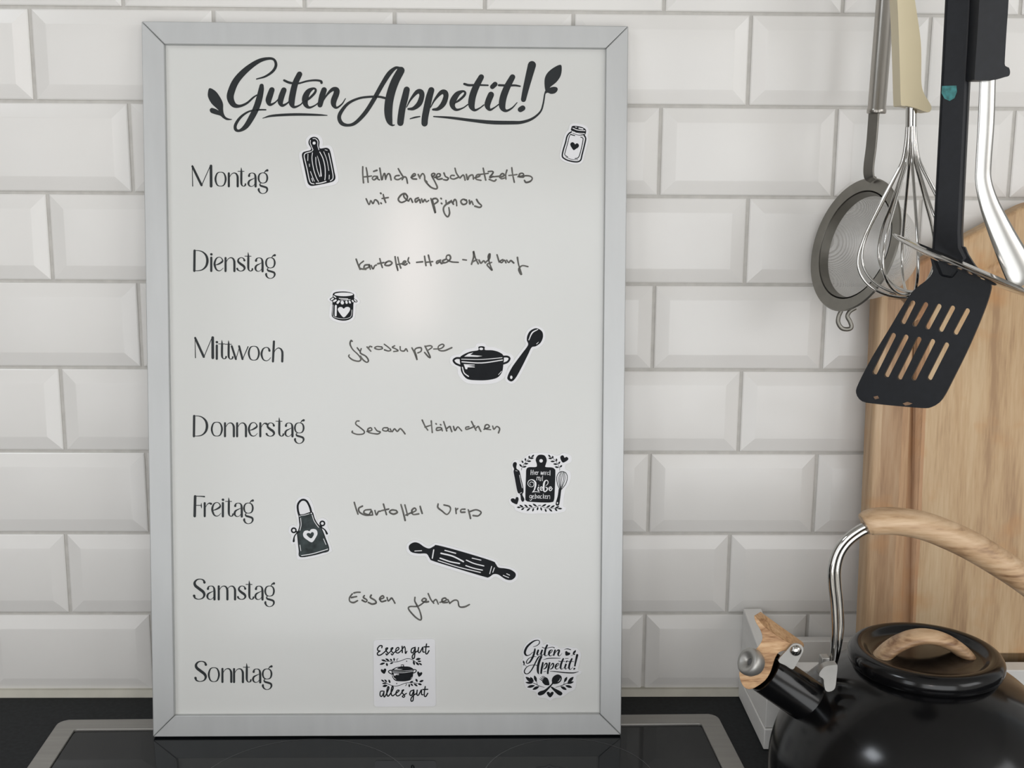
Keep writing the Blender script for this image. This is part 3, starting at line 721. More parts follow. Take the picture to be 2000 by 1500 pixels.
# jam jar
T = Z(630, 550, 1500 / 90)
body = [(320,660),(310,900),(298,1080),(320,1150),(400,1210),(550,1260),(720,1272),(860,1240),(960,1170),(985,1100),(1000,880),(1015,680),(1100,680),(1138,640),(1100,590),(1030,545),(1030,430),(980,380),(850,335),(650,320),(450,335),(350,380),(330,440),(325,500),(240,560),(240,590),(280,635)]
t, k = magnet('dark jam jar magnet with frilled lid and white heart, below Kartoffel-Hack-Auflauf', T,
 [(330,720),(240,660),(165,590),(180,540),(250,470),(265,380),(340,290),(520,255),(700,248),(900,270),(1060,330),(1110,420),(1115,500),(1200,580),(1225,660),(1170,730),(1090,760),(1080,960),(1060,1130),(1000,1240),(880,1310),(700,1345),(500,1325),(320,1255),(225,1150),(225,1000),(245,800)])
k.fill(body, T, mi=0)
k.fill(circle(690, 415, 305, 60, 20), T, mi=1, up=DET)
for w, st in [(34,[(365,470),(430,520)]),(24,[(540,545),(820,560)]),(22,[(590,598),(900,588)]),(48,[(290,590),(345,550)]),(62,[(370,640),(430,605)]),(72,[(490,690),(530,640)]),(104,[(640,675),(645,695)]),(72,[(775,655),(785,690)]),(62,[(880,650),(895,685)]),(48,[(970,620),(995,650)]),(38,[(1040,590),(1090,640)]),(66,[(432,790),(425,1100)]),(15,[(345,760),(340,1080),(420,1170),(680,1210),(880,1170),(940,1080),(955,920)])]:
    k.stroke([(a, b, w) for a, b in st], T, mi=1, up=DET)
heart(k, [(690,1165),(560,1030),(500,930),(505,870),(560,830),(630,835),(690,882),(750,835),(830,825),(890,860),(890,930),(830,1030)], T, 1, DET)
done(t, k)

# cooking pot
def pot(k, T):
    k.fill([(1410,450),(1415,500),(1450,560),(1500,595),(1600,605),(1720,602),(1830,575),(1885,510),(1900,430),(1905,330),(1860,285),(1780,260),(1690,255),(1687,222),(1650,212),(1613,222),(1612,258),(1520,275),(1440,310),(1400,350)], T)
    k.stroke([(a, b, 23) for a, b in [(1408,350),(1360,350),(1328,375),(1350,410),(1395,432),(1420,440)]], T)
    k.stroke([(a, b, 23) for a, b in [(1900,332),(1948,333),(1972,355),(1950,392),(1905,412)]], T)
    k.fill(circle(1646, 243, 22, 14), T, mi=1, up=DET)
    k.fill([(1450,332),(1500,300),(1555,285),(1520,312),(1660,325),(1600,335)], T, False, 1, DET)
    for w, st in [(8,[(1420,362),(1650,365),(1885,345)]),(12,[(1425,392),(1650,405),(1890,372)]),(12,[(1430,455),(1450,520),(1500,560)]),(6,[(1880,500),(1845,540)])]:
        k.stroke([(a, b, w) for a, b in st], T, mi=1, up=DET)
    k.fill([(1445,418),(1570,425),(1572,432),(1490,436),(1572,448),(1570,456),(1490,455),(1485,478),(1465,476)], T, False, 1, DET)
T = Z(660, 640, Q2)
t, k = magnet('black cooking pot magnet with two loop handles, right of Gyrossuppe', T,
 [(1590,190),(1630,175),(1690,180),(1720,215),(1800,225),(1890,260),(1940,290),(1990,300),(2020,340),(2010,390),(1960,440),(1945,470),(1935,530),(1880,600),(1780,640),(1650,650),(1500,640),(1430,600),(1380,530),(1370,460),(1310,430),(1285,380),(1300,330),(1350,310),(1400,300),(1460,250),(1570,225)])
pot(k, T); done(t, k)

# spoon
T = Z(620, 540, 2000 / 470)
sp = [(1820,430),(1865,455),(1875,500),(1855,550),(1815,580),(1780,590),(1750,650),(1700,750),(1650,840),(1615,872),(1585,860),(1580,830),(1620,750),(1700,640),(1750,570),(1740,530),(1745,490),(1770,450)]
t, k = magnet('black wooden spoon magnet leaning beside the cooking pot', T, offset2d(sp, 20))
k.fill(sp, T)
k.stroke([(1832,440,6),(1785,468,11),(1757,528,6)], T, mi=1, up=DET); k.stroke([(1838,545,3),(1822,560,6)], T, mi=1, up=DET)
k.fill(circle(1611, 838, 10, 14), T, mi=1, up=DET)
done(t, k)

# baking motif with writing
T = Z(960, 860, 10)
t, k = magnet('magnet with small chopping board reading Hier wird mit Liebe gebacken', T,
 [(820,240),(960,235),(1100,240),(1290,295),(1400,240),(1540,290),(1565,370),(1540,430),(1450,470),(1440,560),(1530,600),(1550,720),(1500,870),(1440,960),(1400,1260),(1450,1310),(1440,1370),(1380,1400),(1200,1430),(960,1425),(700,1430),(480,1370),(440,1290),(360,1240),(345,1150),(400,1095),(500,1080),(420,650),(390,480),(440,390),(520,380),(560,425),(620,350),(720,270)])
k.fill([(970,280),(900,300),(862,380),(885,470),(868,520),(730,525),(680,570),(672,700),(660,1120),(680,1180),(740,1200),(1000,1215),(1170,1210),(1220,1170),(1235,1000),(1248,620),(1230,560),(1180,530),(1055,520),(1060,470),(1080,390),(1045,305)], T)
k.fill(circle(968, 400, 34), T, mi=1, up=DET)
k.fill([(450,425),(420,450),(415,500),(440,560),(430,610),(450,720),(505,1000),(550,1045),(565,1080),(575,1160),(600,1200),(635,1185),(640,1140),(610,1080),(605,1045),(625,1010),(620,920),(570,700),(545,600),(495,560),(485,520),(495,460),(480,430)], T)
for w, st in [(10,[(545,680),(600,930)]),(8,[(470,592),(505,600)]),(8,[(555,1035),(590,1020)])]: k.stroke([(a, b, w) for a, b in st], T, mi=1, up=DET)
for w, st in [(13,[(1335,960),(1290,860),(1275,720),(1320,630),(1385,610),(1455,640),(1480,730),(1450,850),(1365,960)]),(10,[(1340,950),(1310,760),(1350,620)]),(10,[(1350,950),(1365,760),(1400,615)]),(10,[(1360,950),(1430,780),(1430,630)]),(10,[(1345,950),(1335,760),(1372,618)]),(10,[(1358,950),(1402,780),(1412,618)])]:
    k.stroke([(a, b, w) for a, b in st], T)
k.fill([(1318,940),(1362,940),(1355,1030),(1340,1150),(1320,1260),(1290,1278),(1255,1260),(1260,1200),(1290,1100),(1305,1010)], T)
k.fill(circle(1287, 1225, 13, 18), T, mi=1, up=DET)
heart(k, [(1395,435),(1350,370),(1345,320),(1380,292),(1410,305),(1428,340),(1465,322),(1498,350),(1485,390)], T)
heart(k, [(490,1250),(400,1210),(375,1165),(395,1135),(440,1135),(460,1152),(480,1115),(515,1110),(530,1150),(515,1210)], T)
for a, b in [((785,330),(830,282)),((735,355),(738,300)),((745,355),(825,345)),((665,405),(660,345)),((690,408),(775,408)),((620,445),(590,395)),((635,460),(720,455)),((595,520),(545,465)),((605,525),(685,508)),
             ((1150,330),(1110,282)),((1200,352),(1192,305)),((1188,355),(1110,350)),((1270,410),(1268,355)),((1240,412),(1150,412)),((1305,465),(1340,415)),((1290,468),(1205,462)),((1335,530),(1378,485)),((1315,530),(1235,518)),
             ((885,1290),(805,1240)),((800,1305),(725,1260)),((710,1310),(640,1255)),((620,1305),(545,1262)),((570,1310),(495,1308)),((640,1320),(580,1360)),((755,1325),(685,1380)),((825,1325),(800,1390)),((910,1300),(890,1370)),
             ((985,1290),(1070,1248)),((1070,1315),(1150,1268)),((1150,1320),(1235,1270)),((1240,1325),(1325,1290)),((1290,1332),(1380,1335)),((1235,1335),(1285,1380)),((1120,1335),(1185,1392)),((1045,1335),(1070,1400)),((960,1305),(980,1375))]:
    k.leaf(a, b, 34, T)
for st in [[(585,580),(600,520),(680,410),(750,345),(800,310)],[(1330,590),(1325,530),(1260,410),(1195,350),(1150,320)],[(960,1265),(900,1290),(820,1318),(700,1315),(560,1305)],[(920,1265),(980,1292),(1060,1322),(1180,1328),(1310,1330)]]:
    k.stroke([(a, b, 8) for a, b in st], T)
done(t, k)
kw = Ink(TH + 0.00010 + DET * 1.5); TL = Z(1020, 910, 1688 / 90)
for w, st in [(24,[(325,150),(315,320)]),(24,[(400,155),(385,320)]),(14,[(322,232),(392,230)]),(18,[(448,210),(440,320)]),(16,[(480,262),(525,245),(515,212),(480,240),(490,310),(535,312)]),(18,[(562,215),(552,320)]),(14,[(558,245),(600,215)]),
              (22,[(690,215),(690,318),(735,240)]),(20,[(735,225),(750,325),(790,215)]),(16,[(812,215),(808,325)]),(20,[(860,220),(855,325)]),(12,[(858,245),(890,215)]),(14,[(985,235),(930,232),(925,320),(985,300)]),(22,[(1018,170),(1015,345)]),
              (18,[(545,400),(528,525)]),(15,[(540,430),(590,405),(595,520)]),(15,[(592,430),(640,405),(645,540),(672,535)]),(16,[(688,420),(680,540)]),(20,[(745,370),(738,545)]),
              (26,[(600,705),(602,712)]),(44,[(600,775),(578,820),(580,880),(610,915)]),
              (30,[(700,845),(730,800),(712,762),(668,790),(655,850),(690,895),(735,890)]),
              (30,[(1000,845),(1065,800),(1045,765),(990,790),(980,850),(1010,905),(1060,895),(1100,825)]),
              (18,[(345,1085),(290,1080),(270,1140),(300,1180),(345,1130)]),(20,[(355,1085),(350,1210),(310,1265),(280,1240)]),(14,[(385,1130),(425,1110),(410,1075),(380,1120),(400,1190),(440,1185)]),(20,[(480,1025),(470,1190)]),(16,[(475,1120),(520,1085),(530,1150),(480,1195)]),
              (16,[(610,1085),(570,1110),(570,1185),(610,1150)]),(20,[(625,1085),(625,1190)]),(18,[(710,1085),(670,1110),(670,1185),(715,1185)]),(18,[(775,1025),(765,1195)]),(14,[(820,1085),(775,1130),(825,1195)]),(16,[(840,1135),(885,1110),(870,1080),(845,1120),(855,1190),(900,1180)]),(20,[(930,1085),(925,1200)]),(15,[(930,1120),(985,1080),(1010,1110),(1008,1210)])]:
    kw.stroke([(a, b, w) for a, b in st], TL, mi=1)
kw.stroke([(325,705,12),(285,690,16),(275,635,18),(320,590,20),(385,600,20),(425,650,20),(405,735,20),(335,768,20),(255,740,20),(205,660,22),(230,560,24),(320,505,28),(420,530,44),(480,610,66),(485,700,66),(465,800,56),(435,890,40),(365,968,12)], TL, mi=1)
kw.stroke([(370,968,10),(440,945,26),(540,945,24),(645,972,10)], TL, mi=1)
kw.stroke([(860,730,12),(930,660,24),(945,580,28),(900,525,30),(830,560,50),(795,650,66),(785,760,66),(785,870,60),(800,930,44),(850,935,40),(915,870,44),(905,800,40),(845,775,14)], TL, mi=1)
done(t, kw, 'white lettering Hier wird mit Liebe gebacken', 'lettering')

# apron
T = Z(540, 960, 1500 / 140)
t, k = magnet('slate grey apron magnet with a heart, beside Freitag', T,
 [(570,95),(460,130),(400,230),(390,400),(430,600),(420,715),(350,690),(270,740),(260,850),(310,920),(290,1040),(330,1110),(400,1110),(430,1380),(500,1420),(700,1400),(1000,1320),(1150,1250),(1160,1190),(1080,955),(1130,890),(1110,800),(1070,720),(1075,620),(1000,555),(900,560),(850,605),(810,430),(760,250),(680,120)])
k.fill([(470,490),(600,468),(700,430),(755,438),(790,560),(850,670),(910,730),(945,790),(1010,950),(1070,1105),(1102,1195),(1090,1228),(960,1280),(750,1335),(550,1368),(497,1362),(475,1230),(450,1000),(440,870),(470,800),(495,700),(485,600)], T, mi=2)
for st in [[(470,500),(480,610),(490,710),(465,810),(440,870),(450,1000),(475,1230),(500,1362),(750,1332),(960,1278),(1095,1218),(1010,950),(945,790),(910,730),(850,670),(790,560),(755,445),(700,440),(600,475),(478,498)]]:
    k.stroke([(a, b, 20) for a, b in st], T, up=DET * .5)
k.stroke([(a, b, 42) for a, b in [(478,500),(450,400),(447,280),(500,195),(570,172),(640,212),(700,330),(728,440)]], T)
for cx, cy, tail in [(362, 812, [(440,850,24),(375,940,24),(360,1040,44)]), (960, 668, [(920,740,24),(1010,800,26),(1055,880,44)])]:
    k.stroke([(x, y, 32) for x, y in circle(cx, cy, 46, n=10)], T, closed=True)
    k.stroke(tail, T)
k.stroke([(405,840,30),(470,850,30)], T); k.stroke([(915,720,30),(945,730,30)], T)
heart(k, [(745,1062),(640,1010),(570,950),(556,880),(590,825),(650,815),(690,830),(720,795),(780,782),(840,810),(858,880),(830,950)], T, 1, DET)
heart(k, [(725,980),(660,940),(630,900),(650,870),(692,870),(710,882),(738,850),(775,860),(780,910)], T, 2, DET * 2)
k.fill(circle(487, 515, 11), T, mi=1, up=DET); k.fill(circle(728, 457, 14), T, mi=1, up=DET)
for w, st in [(12,[(510,500),(600,490),(690,465)]),(14,[(505,560),(515,700),(490,810)]),(14,[(745,490),(790,620),(880,750)]),(13,[(490,1120),(510,1240)]),(13,[(985,990),(1035,1110)]),(16,[(525,1340),(760,1300),(1075,1205)])]:
    k.stroke([(a, b, w) for a, b in st], T, mi=1, up=DET)
done(t, k)

# rolling pin
T = Z(660, 960, Q)
rp = [(780,523),(735,550),(730,590),(760,625),(830,638),(910,640),(945,690),(980,715),(1250,800),(1500,875),(1550,882),(1600,850),(1650,855),(1720,900),(1780,910),(1822,880),(1825,840),(1780,805),(1720,790),(1650,780),(1620,740),(1580,712),(1300,625),(1030,553),(990,560),(940,585),(890,570),(830,530)]
t, k = magnet('large black rolling pin magnet, above Essen gehen', T, offset2d(rp, 26))
k.fill(rp, T)
for w, st in [(12,[(985,600),(970,685)]),(11,[(1100,605),(1210,635)]),(15,[(1060,635),(1180,665),(1290,720)]),(13,[(1050,685),(1150,720),(1250,740)]),(9,[(1030,710),(1250,780),(1465,832)]),(9,[(1380,685),(1470,705)]),(11,[(1320,705),(1400,740),(1500,765)]),(11,[(1315,762),(1400,790),(1485,808)]),(8,[(790,612),(860,608)]),(8,[(1580,770),(1560,845)]),(8,[(1608,785),(1592,830)]),(8,[(1735,845),(1765,860)]),(8,[(1700,862),(1755,885)])]:
    k.stroke([(a, b, w) for a, b in st], T, mi=1, up=DET)
done(t, k)

# square card "Essen gut alles gut"
T = Z(720, 1240, 1500 / 140)
def rq(P, r=70, n=4):
    out = []
    for i in range(4):
        p = Vector(P[i]); a = (Vector(P[i - 1]) - p).normalized(); b = (Vector(P[(i + 1) % 4]) - p).normalized()
        for j in range(n + 1):
            u = j / n; out.append(tuple(p + a * r * (1 - u) ** 2 + b * r * u ** 2))
    return out
t, k = magnet('square white magnet card reading Essen gut alles gut', T, rq([(100, 105), (1390, 78), (1412, 1490), (112, 1500)]), smooth=False)
def gut(dx, dy):
    return [[(975,260),(905,290),(890,360),(930,370),(975,280),(965,400),(955,480),(920,495),(915,440),(965,375),(1040,330)],
            [(1045,265),(1035,350),(1070,368),(1130,260)], [(1135,260),(1135,350),(1165,360)], [(1212,190),(1195,300),(1195,385),(1225,395),(1265,330)], [(1160,252),(1265,248)]], dx, dy
for w, st in [(26,[(275,270),(280,230),(230,230),(185,290),(200,330),(240,338)]),(26,[(235,338),(185,380),(195,422),(250,420),(320,370),(370,320),(400,275),(360,285),(365,330),(405,390),(375,420),(365,395)]),
              (24,[(405,390),(450,355),(510,272),(470,285),(475,335),(515,390),(490,420),(472,395)]),(24,[(515,385),(560,350),(630,300),(620,262),(575,290),(570,360),(620,378),(690,320)]),(28,[(700,240),(705,370)]),(24,[(705,300),(745,245),(765,290),(770,390),(800,345)]),
              (24,[(300,1175),(250,1185),(238,1260),(270,1290),(310,1220),(322,1180)]),(26,[(322,1180),(315,1270),(335,1295),(390,1200),(425,1110),(405,1085),(380,1180),(390,1270),(420,1275),(480,1190),(515,1110),(495,1075),(470,1180),(480,1260),(510,1275)]),
              (24,[(510,1275),(580,1220),(640,1165),(600,1160),(570,1220),(590,1275),(650,1260),(720,1170),(735,1150),(700,1165),(705,1215),(755,1275),(735,1305),(705,1285),(790,1225)])]:
    k.stroke([(a, b, w) for a, b in st], T)
for dx, dy in ((0, 0), (-28, 892)):
    for st in gut(0, 0)[0]: k.stroke([(a + dx, b + dy, 26) for a, b in st], T)
def Tp(p):
    return T(((p[0] - 1645) * 0.905 + 702, (p[1] - 410) * 0.90 + 797) + ((p[2] * .9,) if len(p) > 2 else ()))
pot(k, Tp)
heart(k, [(330,815),(270,780),(255,735),(275,718),(308,735),(322,712),(355,705),(367,745)], T)
heart(k, [(1052,878),(1020,820),(1018,775),(1042,765),(1068,795),(1100,778),(1124,800),(1105,842)], T)
for st in [[(350,560),(440,550),(560,568),(680,540),(790,500),(900,512),(1000,580),(1040,600)],[(340,990),(420,1035),(540,1072),(650,1055),(770,1010),(900,1000),(1020,1015)],[(595,548),(590,515),(615,498)],[(770,1065),(790,1045),(785,1022)]]:
    k.stroke([(a, b, 12) for a, b in st], T)
for a, b, w in [((345,585),(230,622),42),((365,550),(265,522),40),((430,545),(350,495),40),((490,545),(450,500),34),((535,550),(530,478),34),((375,585),(390,655),44),((515,578),(445,605),34),((985,515),(1090,498),50),((1020,555),(1102,552),32),((935,540),(960,635),44),((985,570),(1055,635),44),((1050,590),(1118,632),36),
                ((395,1055),(290,1078),52),((385,1010),(280,1018),32),((330,985),(262,938),34),((385,990),(330,935),36),((450,1010),(420,935),40),((860,995),(935,970),34),((850,1025),(850,1098),36),((875,1020),(930,1068),36),((945,1020),(1025,1075),40),((1030,1020),(1112,1045),44),((1022,985),(985,918),44),((1060,985),(1150,950),44)]:
    k.leaf(a, b, w, T)
k.fill(circle(795, 552, 12), T); k.fill(circle(588, 1018, 12), T)
done(t, k)

# small "Guten Appetit!" with fork and spoon
T = Z(1010, 1240, 1500 / 140)
t, k = magnet('die-cut magnet reading Guten Appetit over crossed fork and spoon', T,
 [(430,50),(520,95),(545,195),(640,150),(720,195),(830,215),(880,265),(960,265),(1080,240),(1180,265),(1250,270),(1335,390),(1310,560),(1275,720),(1345,750),(1330,810),(1240,860),(1240,1000),(1205,1130),(1090,1190),(1000,1260),(900,1310),(780,1320),(690,1370),(600,1320),(440,1300),(400,1200),(250,1150),(170,1080),(140,960),(140,830),(100,760),(110,640),(80,540),(130,480),(110,350),(170,200),(300,90)])
def sub(p0, p1, q0, q1):
    sx, sy = (q1[0] - q0[0]) / (p1[0] - p0[0]), (q1[1] - q0[1]) / (p1[1] - p0[1])
    return lambda p: T((q0[0] + (p[0] - p0[0]) * sx, q0[1] + (p[1] - p0[1]) * sy) + ((p[2] * (sx + sy) / 2 * .97,) if len(p) > 2 else ()))
for s_ in GUTEN: k.stroke(s_, sub((318, 108), (1475, 838), (140, 102), (940, 605)))
for s_ in APPETIT: k.stroke(s_, sub((-407, 150), (1535, 790), (140, 400), (1280, 828)))
for st in [[(545,520,6),(640,495,16),(760,488,16),(905,490,10)],[(990,305,6),(1050,293,16),(1120,310,18)],[(1005,495,10),(1070,493,12)],[(1125,438,6),(1165,420,10)],[(555,772,10),(605,765,12)],[(690,760,10),(800,768,18),(1000,790,24),(1180,795,22),(1285,768,8)],[(150,620,8),(195,660,8)]]:
    k.stroke(st, T)
heart(k, [(1015,432),(1005,380),(1012,345),(1040,340),(1060,362),(1105,375),(1105,410),(1060,432)], T)
k.leaf((1165,400),(1232,322),44,T); k.leaf((1165,408),(1220,405),26,T); k.leaf((155,620),(125,535),36,T); k.leaf((160,625),(120,625),22,T)
k.fill([(860,828),(920,860),(935,910),(915,970),(860,1015),(790,1030),(750,1032),(700,1090),(620,1180),(560,1240),(490,1268),(440,1255),(435,1215),(480,1180),(570,1150),(660,1080),(725,1015),(725,950),(745,890),(795,845)], T)
k.stroke([(905,905,4),(890,950,12),(850,985,4)], T, mi=1, up=DET)
k.fill([(560,905),(610,890),(650,930),(672,1000),(672,1050),(620,1055),(570,1040),(525,985),(540,945)], T)
for a, b in [((540,965),(468,920)),((560,945),(488,893)),((580,925),(512,868)),((605,905),(535,858))]: k.stroke([(a[0], a[1], 24), (b[0], b[1], 9)], T)
k.fill([(705,1100),(730,1085),(790,1120),(880,1165),(935,1200),(945,1240),(910,1268),(860,1255),(800,1205)], T)
heart(k, [(690,1310),(640,1265),(618,1215),(640,1190),(672,1198),(690,1222),(712,1198),(745,1190),(765,1215),(742,1265)], T)
for a, b, w in [((330,1000),(180,880),70),((345,985),(275,880),48),((405,985),(360,850),58),((320,1010),(175,995),44),((370,1060),(212,1095),56),((460,1080),(325,1145),58),
                ((1060,1000),(1180,880),66),((985,990),(1045,880),52),((1050,1020),(1185,980),46),((1010,1060),(1150,1100),54),((910,1080),(1035,1148),58)]:
    k.leaf(a, b, w, T)
for st in [[(570,1098,8),(480,1075,12),(400,1035,14),(300,990,10)],[(805,1098,8),(900,1070,12),(980,1040,14),(1070,1000,10)],[(410,985,10),(420,1040,10)],[(985,980,10),(980,1040,10)]]: k.stroke(st, T)
done(t, k)

# ================================================================== WHITE BOARD HOLDER AND CUTTING BOARD
tray = thing('cutting_board_holder', (0.80, -0.055, 0), 'white wooden trough with sloping ends holding the big cutting board behind the kettle', 'holder')
TX0, TX1 = 0.6235, 0.985
def side_panel(x0, x1):
    m_ = MB()
    P = [(-0.0035, 0.0195), (-0.1055, 0.0195), (-0.1055, 0.069), (-0.0035, 0.0875)]
    V = [(x, y, z) for x in (x0, x1) for y, z in P]
    m_.add(V, [(0, 1, 2, 3), (7, 6, 5, 4), (0, 4, 5, 1), (1, 5, 6, 2), (2, 6, 7, 3), (3, 7, 4, 0)])
    m_.build('end_panel', M['traywhite'], tray, bevel=0.0008)
side_panel(TX0 + .001, TX0 + .018); side_panel(TX1 - .018, TX1 - .001)
m_ = MB(); box(m_, TX0, TX1, -0.1075, -0.0035, 0.0005, 0.019); m_.build('base_plank', M['traywhite'], tray, bevel=0.0008)
m_ = MB(); box(m_, TX0 + .0185, TX1 - .0185, -0.0850, -0.0670, 0.0195, 0.0625); m_.build('front_panel', M['traywhite'], tray, bevel=0.0008)
m_ = MB(); box(m_, TX0 + .0185, TX1 - .0185, -0.0150, -0.0040, 0.0195, 0.0600); m_.build('back_panel', M['traywhite'], tray, bevel=0.0008)

# cutting board: thick plate leaning back, long sloped shoulder at the upper left, juice groove round the edge
CBT, CBL = 0.026, math.atan(0.030 / 0.50)
cb_up = Vector((0, math.sin(CBL), math.cos(CBL))); cb_x = Vector((1, 0, 0)); cb_n = cb_x.cross(cb_up)   # outward
CB0 = Vector((0, -0.0615, 0.0215))       # front face, bottom edge
def cbp(px, py):
    p = on_plane(px, py, CB0, cb_n); return ((p - CB0).dot(cb_x), (p - CB0).dot(cb_up))
xl = cbp(1689, 1200)[0]; sh = cbp(1712, 556); pk = cbp(2000, 399)
CW = 0.36
slope = (pk[1] - sh[1]) / (pk[0] - sh[0])
xm = xl + CW / 2; tw = 0.05
def arc(P, r, n=6): return rq(P, r, n)
outl = [(xl, 0.003), (xl + CW, 0.003), (xl + CW, sh[1]), (xm + tw, sh[1] + (CW / 2 - tw) * slope), (xm - tw, sh[1] + (CW / 2 - tw) * slope), (xl, sh[1])]
def round_poly(P, r, n=5):
    out = []
    for i in range(len(P)):
        p = Vector(P[i]); a = (Vector(P[i - 1]) - p).normalized(); b = (Vector(P[(i + 1) % len(P)]) - p).normalized()
        for j in range(n + 1):
            u = j / n; out.append(tuple(p + a * r * (1 - u) ** 2 + b * r * u ** 2))
    return out
outl = round_poly(outl, 0.012)
def inset(d): 
    return offset2d(outl, -d)
cb = thing('cutting_board', (xm, -0.05, 0.02), 'large worn wooden cutting board with a juice groove standing against the tiles behind the kettle', 'cutting board')
m_ = MB()
def L3(pts, h): return [CB0 + cb_x * x + cb_up * y + cb_n * h for x, y in pts]
loops = [(0.0035, -CBT), (0.0, -CBT + .0035), (0.0, -.0035), (0.0012, -.001), (0.0035, 0.0), (0.030, 0.0), (0.033, -.0028), (0.0365, -.0042), (0.040, -.0028), (0.043, 0.0)]
N_ = len(outl)
V = []; Fc = []
for d, h in loops:
    V += L3(inset(d), h)
for i in range(len(loops) - 1):
    for q in range(N_):
        a, b = i * N_ + q, i * N_ + (q + 1) % N_
        Fc.append((a, b, b + N_, a + N_))
def tri_cap(pts): return [tuple(t) for t in tessellate_polygon([[Vector((x, y, 0)) for x, y in pts]])]
Fc += [tuple(t) for t in tri_cap(inset(loops[0][0]))]
b0 = (len(loops) - 1) * N_
Fc += [tuple(b0 + i for i in t) for t in tri_cap(inset(loops[-1][0]))]
m_.add(V, Fc)
bx0 = xl - xm
W_ = (1.0, 1.0, 1.0)
M['board'] = wood('worn_beech_board', (0.40, 0.255, 0.145), (0.545, 0.375, 0.22), (0.63, 0.47, 0.30), scale=46, stretch=(1.8, 1.8, 0.085), distort=0.35, rough=0.6, blotch=0.55,
    bands=(bx0, bx0 + CW, [(0, (0.98, 0.95, 0.95)), (0.028, (0.80, 0.73, 0.70)), (0.075, (0.95, 0.85, 0.80)), (0.098, (0.88, 0.72, 0.64)), (0.133, (1.05, 1.06, 1.04)), (0.20, (1.0, 0.98, 0.93)), (0.43, (0.93, 0.86, 0.76)), (0.47, (1.05, 1.0, 0.95)), (0.70, (0.95, 0.88, 0.80)), (0.82, (1.03, 1.0, 0.95))]))
m_.build('plate', M['board'], cb, smooth=50)

# ================================================================== KETTLE
K = Vector((0.7066, -0.234, 0))
kettle = thing('kettle', K, 'black whistling kettle with olive-wood look handle in the lower right corner', 'kettle')
FK = (K, Vector((1, 0, 0)), Vector((0, 1, 0)), Vector((0, 0, 1)))
prof = [(0, 0.0006), (0.085, 0.0006), (0.0905, 0.003), (0.096, 0.010)]
BC, BR, BRZ = 0.047, 0.1085, 0.0960
a0 = -22
while a0 <= 62:
    prof.append((BR * math.cos(rad(a0)) ** 0.94, BC + BRZ * math.sin(rad(a0)))); a0 += 4
prof += [(0.050, 0.1335), (0.0475, 0.1345), (0, 0.1345)]
m_ = MB(); lathe(m_, prof, FK, 96); m_.build('body', M['kettle'], kettle, smooth=40)
# lid with rolled rim and dished top
lid_prof = [(0.046, 0.1320)]
for a in range(-110, 131, 15):
    lid_prof.append((0.0478 + 0.0072 * math.cos(rad(a)), 0.1395 + 0.0078 * math.sin(rad(a))))
lid_prof += [(0.0415, 0.1435), (0.0385, 0.1415), (0.030, 0.1418), (0.016, 0.1432), (0, 0.1438)]
m_ = MB(); lathe(m_, lid_prof, FK, 96); lid = m_.build('lid', M['kettle'], kettle, smooth=40)
# lid bow handle
P0 = at_y(1722, 1300, K.y - .000); P1 = at_y(1900, 1300, K.y)
arcp = [(1703,1306),(1718,1286),(1744,1263),(1778,1247),(1812,1243),(1847,1252),(1876,1270),(1895,1290),(1902,1306)]
m_ = MB(); pts = catmull([tuple(at_y(a, b, K.y)) for a, b in arcp], 4)
tube(m_, pts, 0.0050, 16, up=(0, 1, 0), flat=1.9); m_.build('lid_handle', M['olive'], lid, smooth=60)
# spout, collar, whistle housing
axA, axB = at_y(1496, 1312, K.y), at_y(1588, 1376, K.y)
sd = (axA - axB).normalized()
FS = axframe(axB, sd)
m_ = MB(); lathe(m_, [(0.0270, -0.042), (0.0225, -0.022), (0.0185, -0.006), (0.0165, 0.0), (0, 0.0)], FS, 48); m_.build('spout', M['kettle'], kettle, smooth=40)
m_ = MB()
Lh = (axA - axB).length
lathe(m_, [(0, -0.001), (0.0165, -0.001), (0.0190, 0.0005), (0.0190, 0.0030), (0.0168, 0.0042), (0.0162, 0.006), (0.0160, Lh), (0.0150, Lh + .0005), (0.0140, Lh - .004), (0, Lh - .004)], FS, 48)
wh = m_.build('whistle_housing', M['kettle'], kettle, smooth=40)
# wooden flip lever, profile cut, 22 mm wide
TW = Z(1420, 1160, 1219 / 260)
prf = [(248,200),(268,215),(340,300),(430,365),(520,425),(600,462),(650,475),(610,510),(530,520),(475,535),(440,585),(418,650),(392,725),(345,795),(255,858),(190,872),(140,832),(113,750),(122,690),(190,590),(275,495),(318,430),(322,380),(300,320),(262,255)]
YF = K.y - 0.0125
ARM = 8
pf = catmull([tuple(at_y(*TW(p)[:2], YF)) for p in prf], 3, True)
bk = [(p[0] + (62 if i < ARM else 10), p[1] + (-32 if i < ARM else -12)) for i, p in enumerate(prf)]
for i, p in enumerate([(303,165),(332,182),(420,245),(510,310),(590,365),(655,412),(698,450),(690,492)]): bk[i] = p
pb = catmull([tuple(at_y(*TW(p)[:2], YF + .021)) for p in bk], 3, True)
m_ = MB(); n_ = len(pf)
tr = [tuple(t) for t in tessellate_polygon([[Vector((p[0], p[2], 0)) for p in pf]])]
m_.add(pf + pb, tr + [tuple(n_ + i for i in t) for t in tr] + [(i, (i + 1) % n_, n_ + (i + 1) % n_, n_ + i) for i in range(n_)])
lev = m_.build('whistle_lever', M['olive2'], kettle, smooth=50, bevel=0.0011, bseg=3)
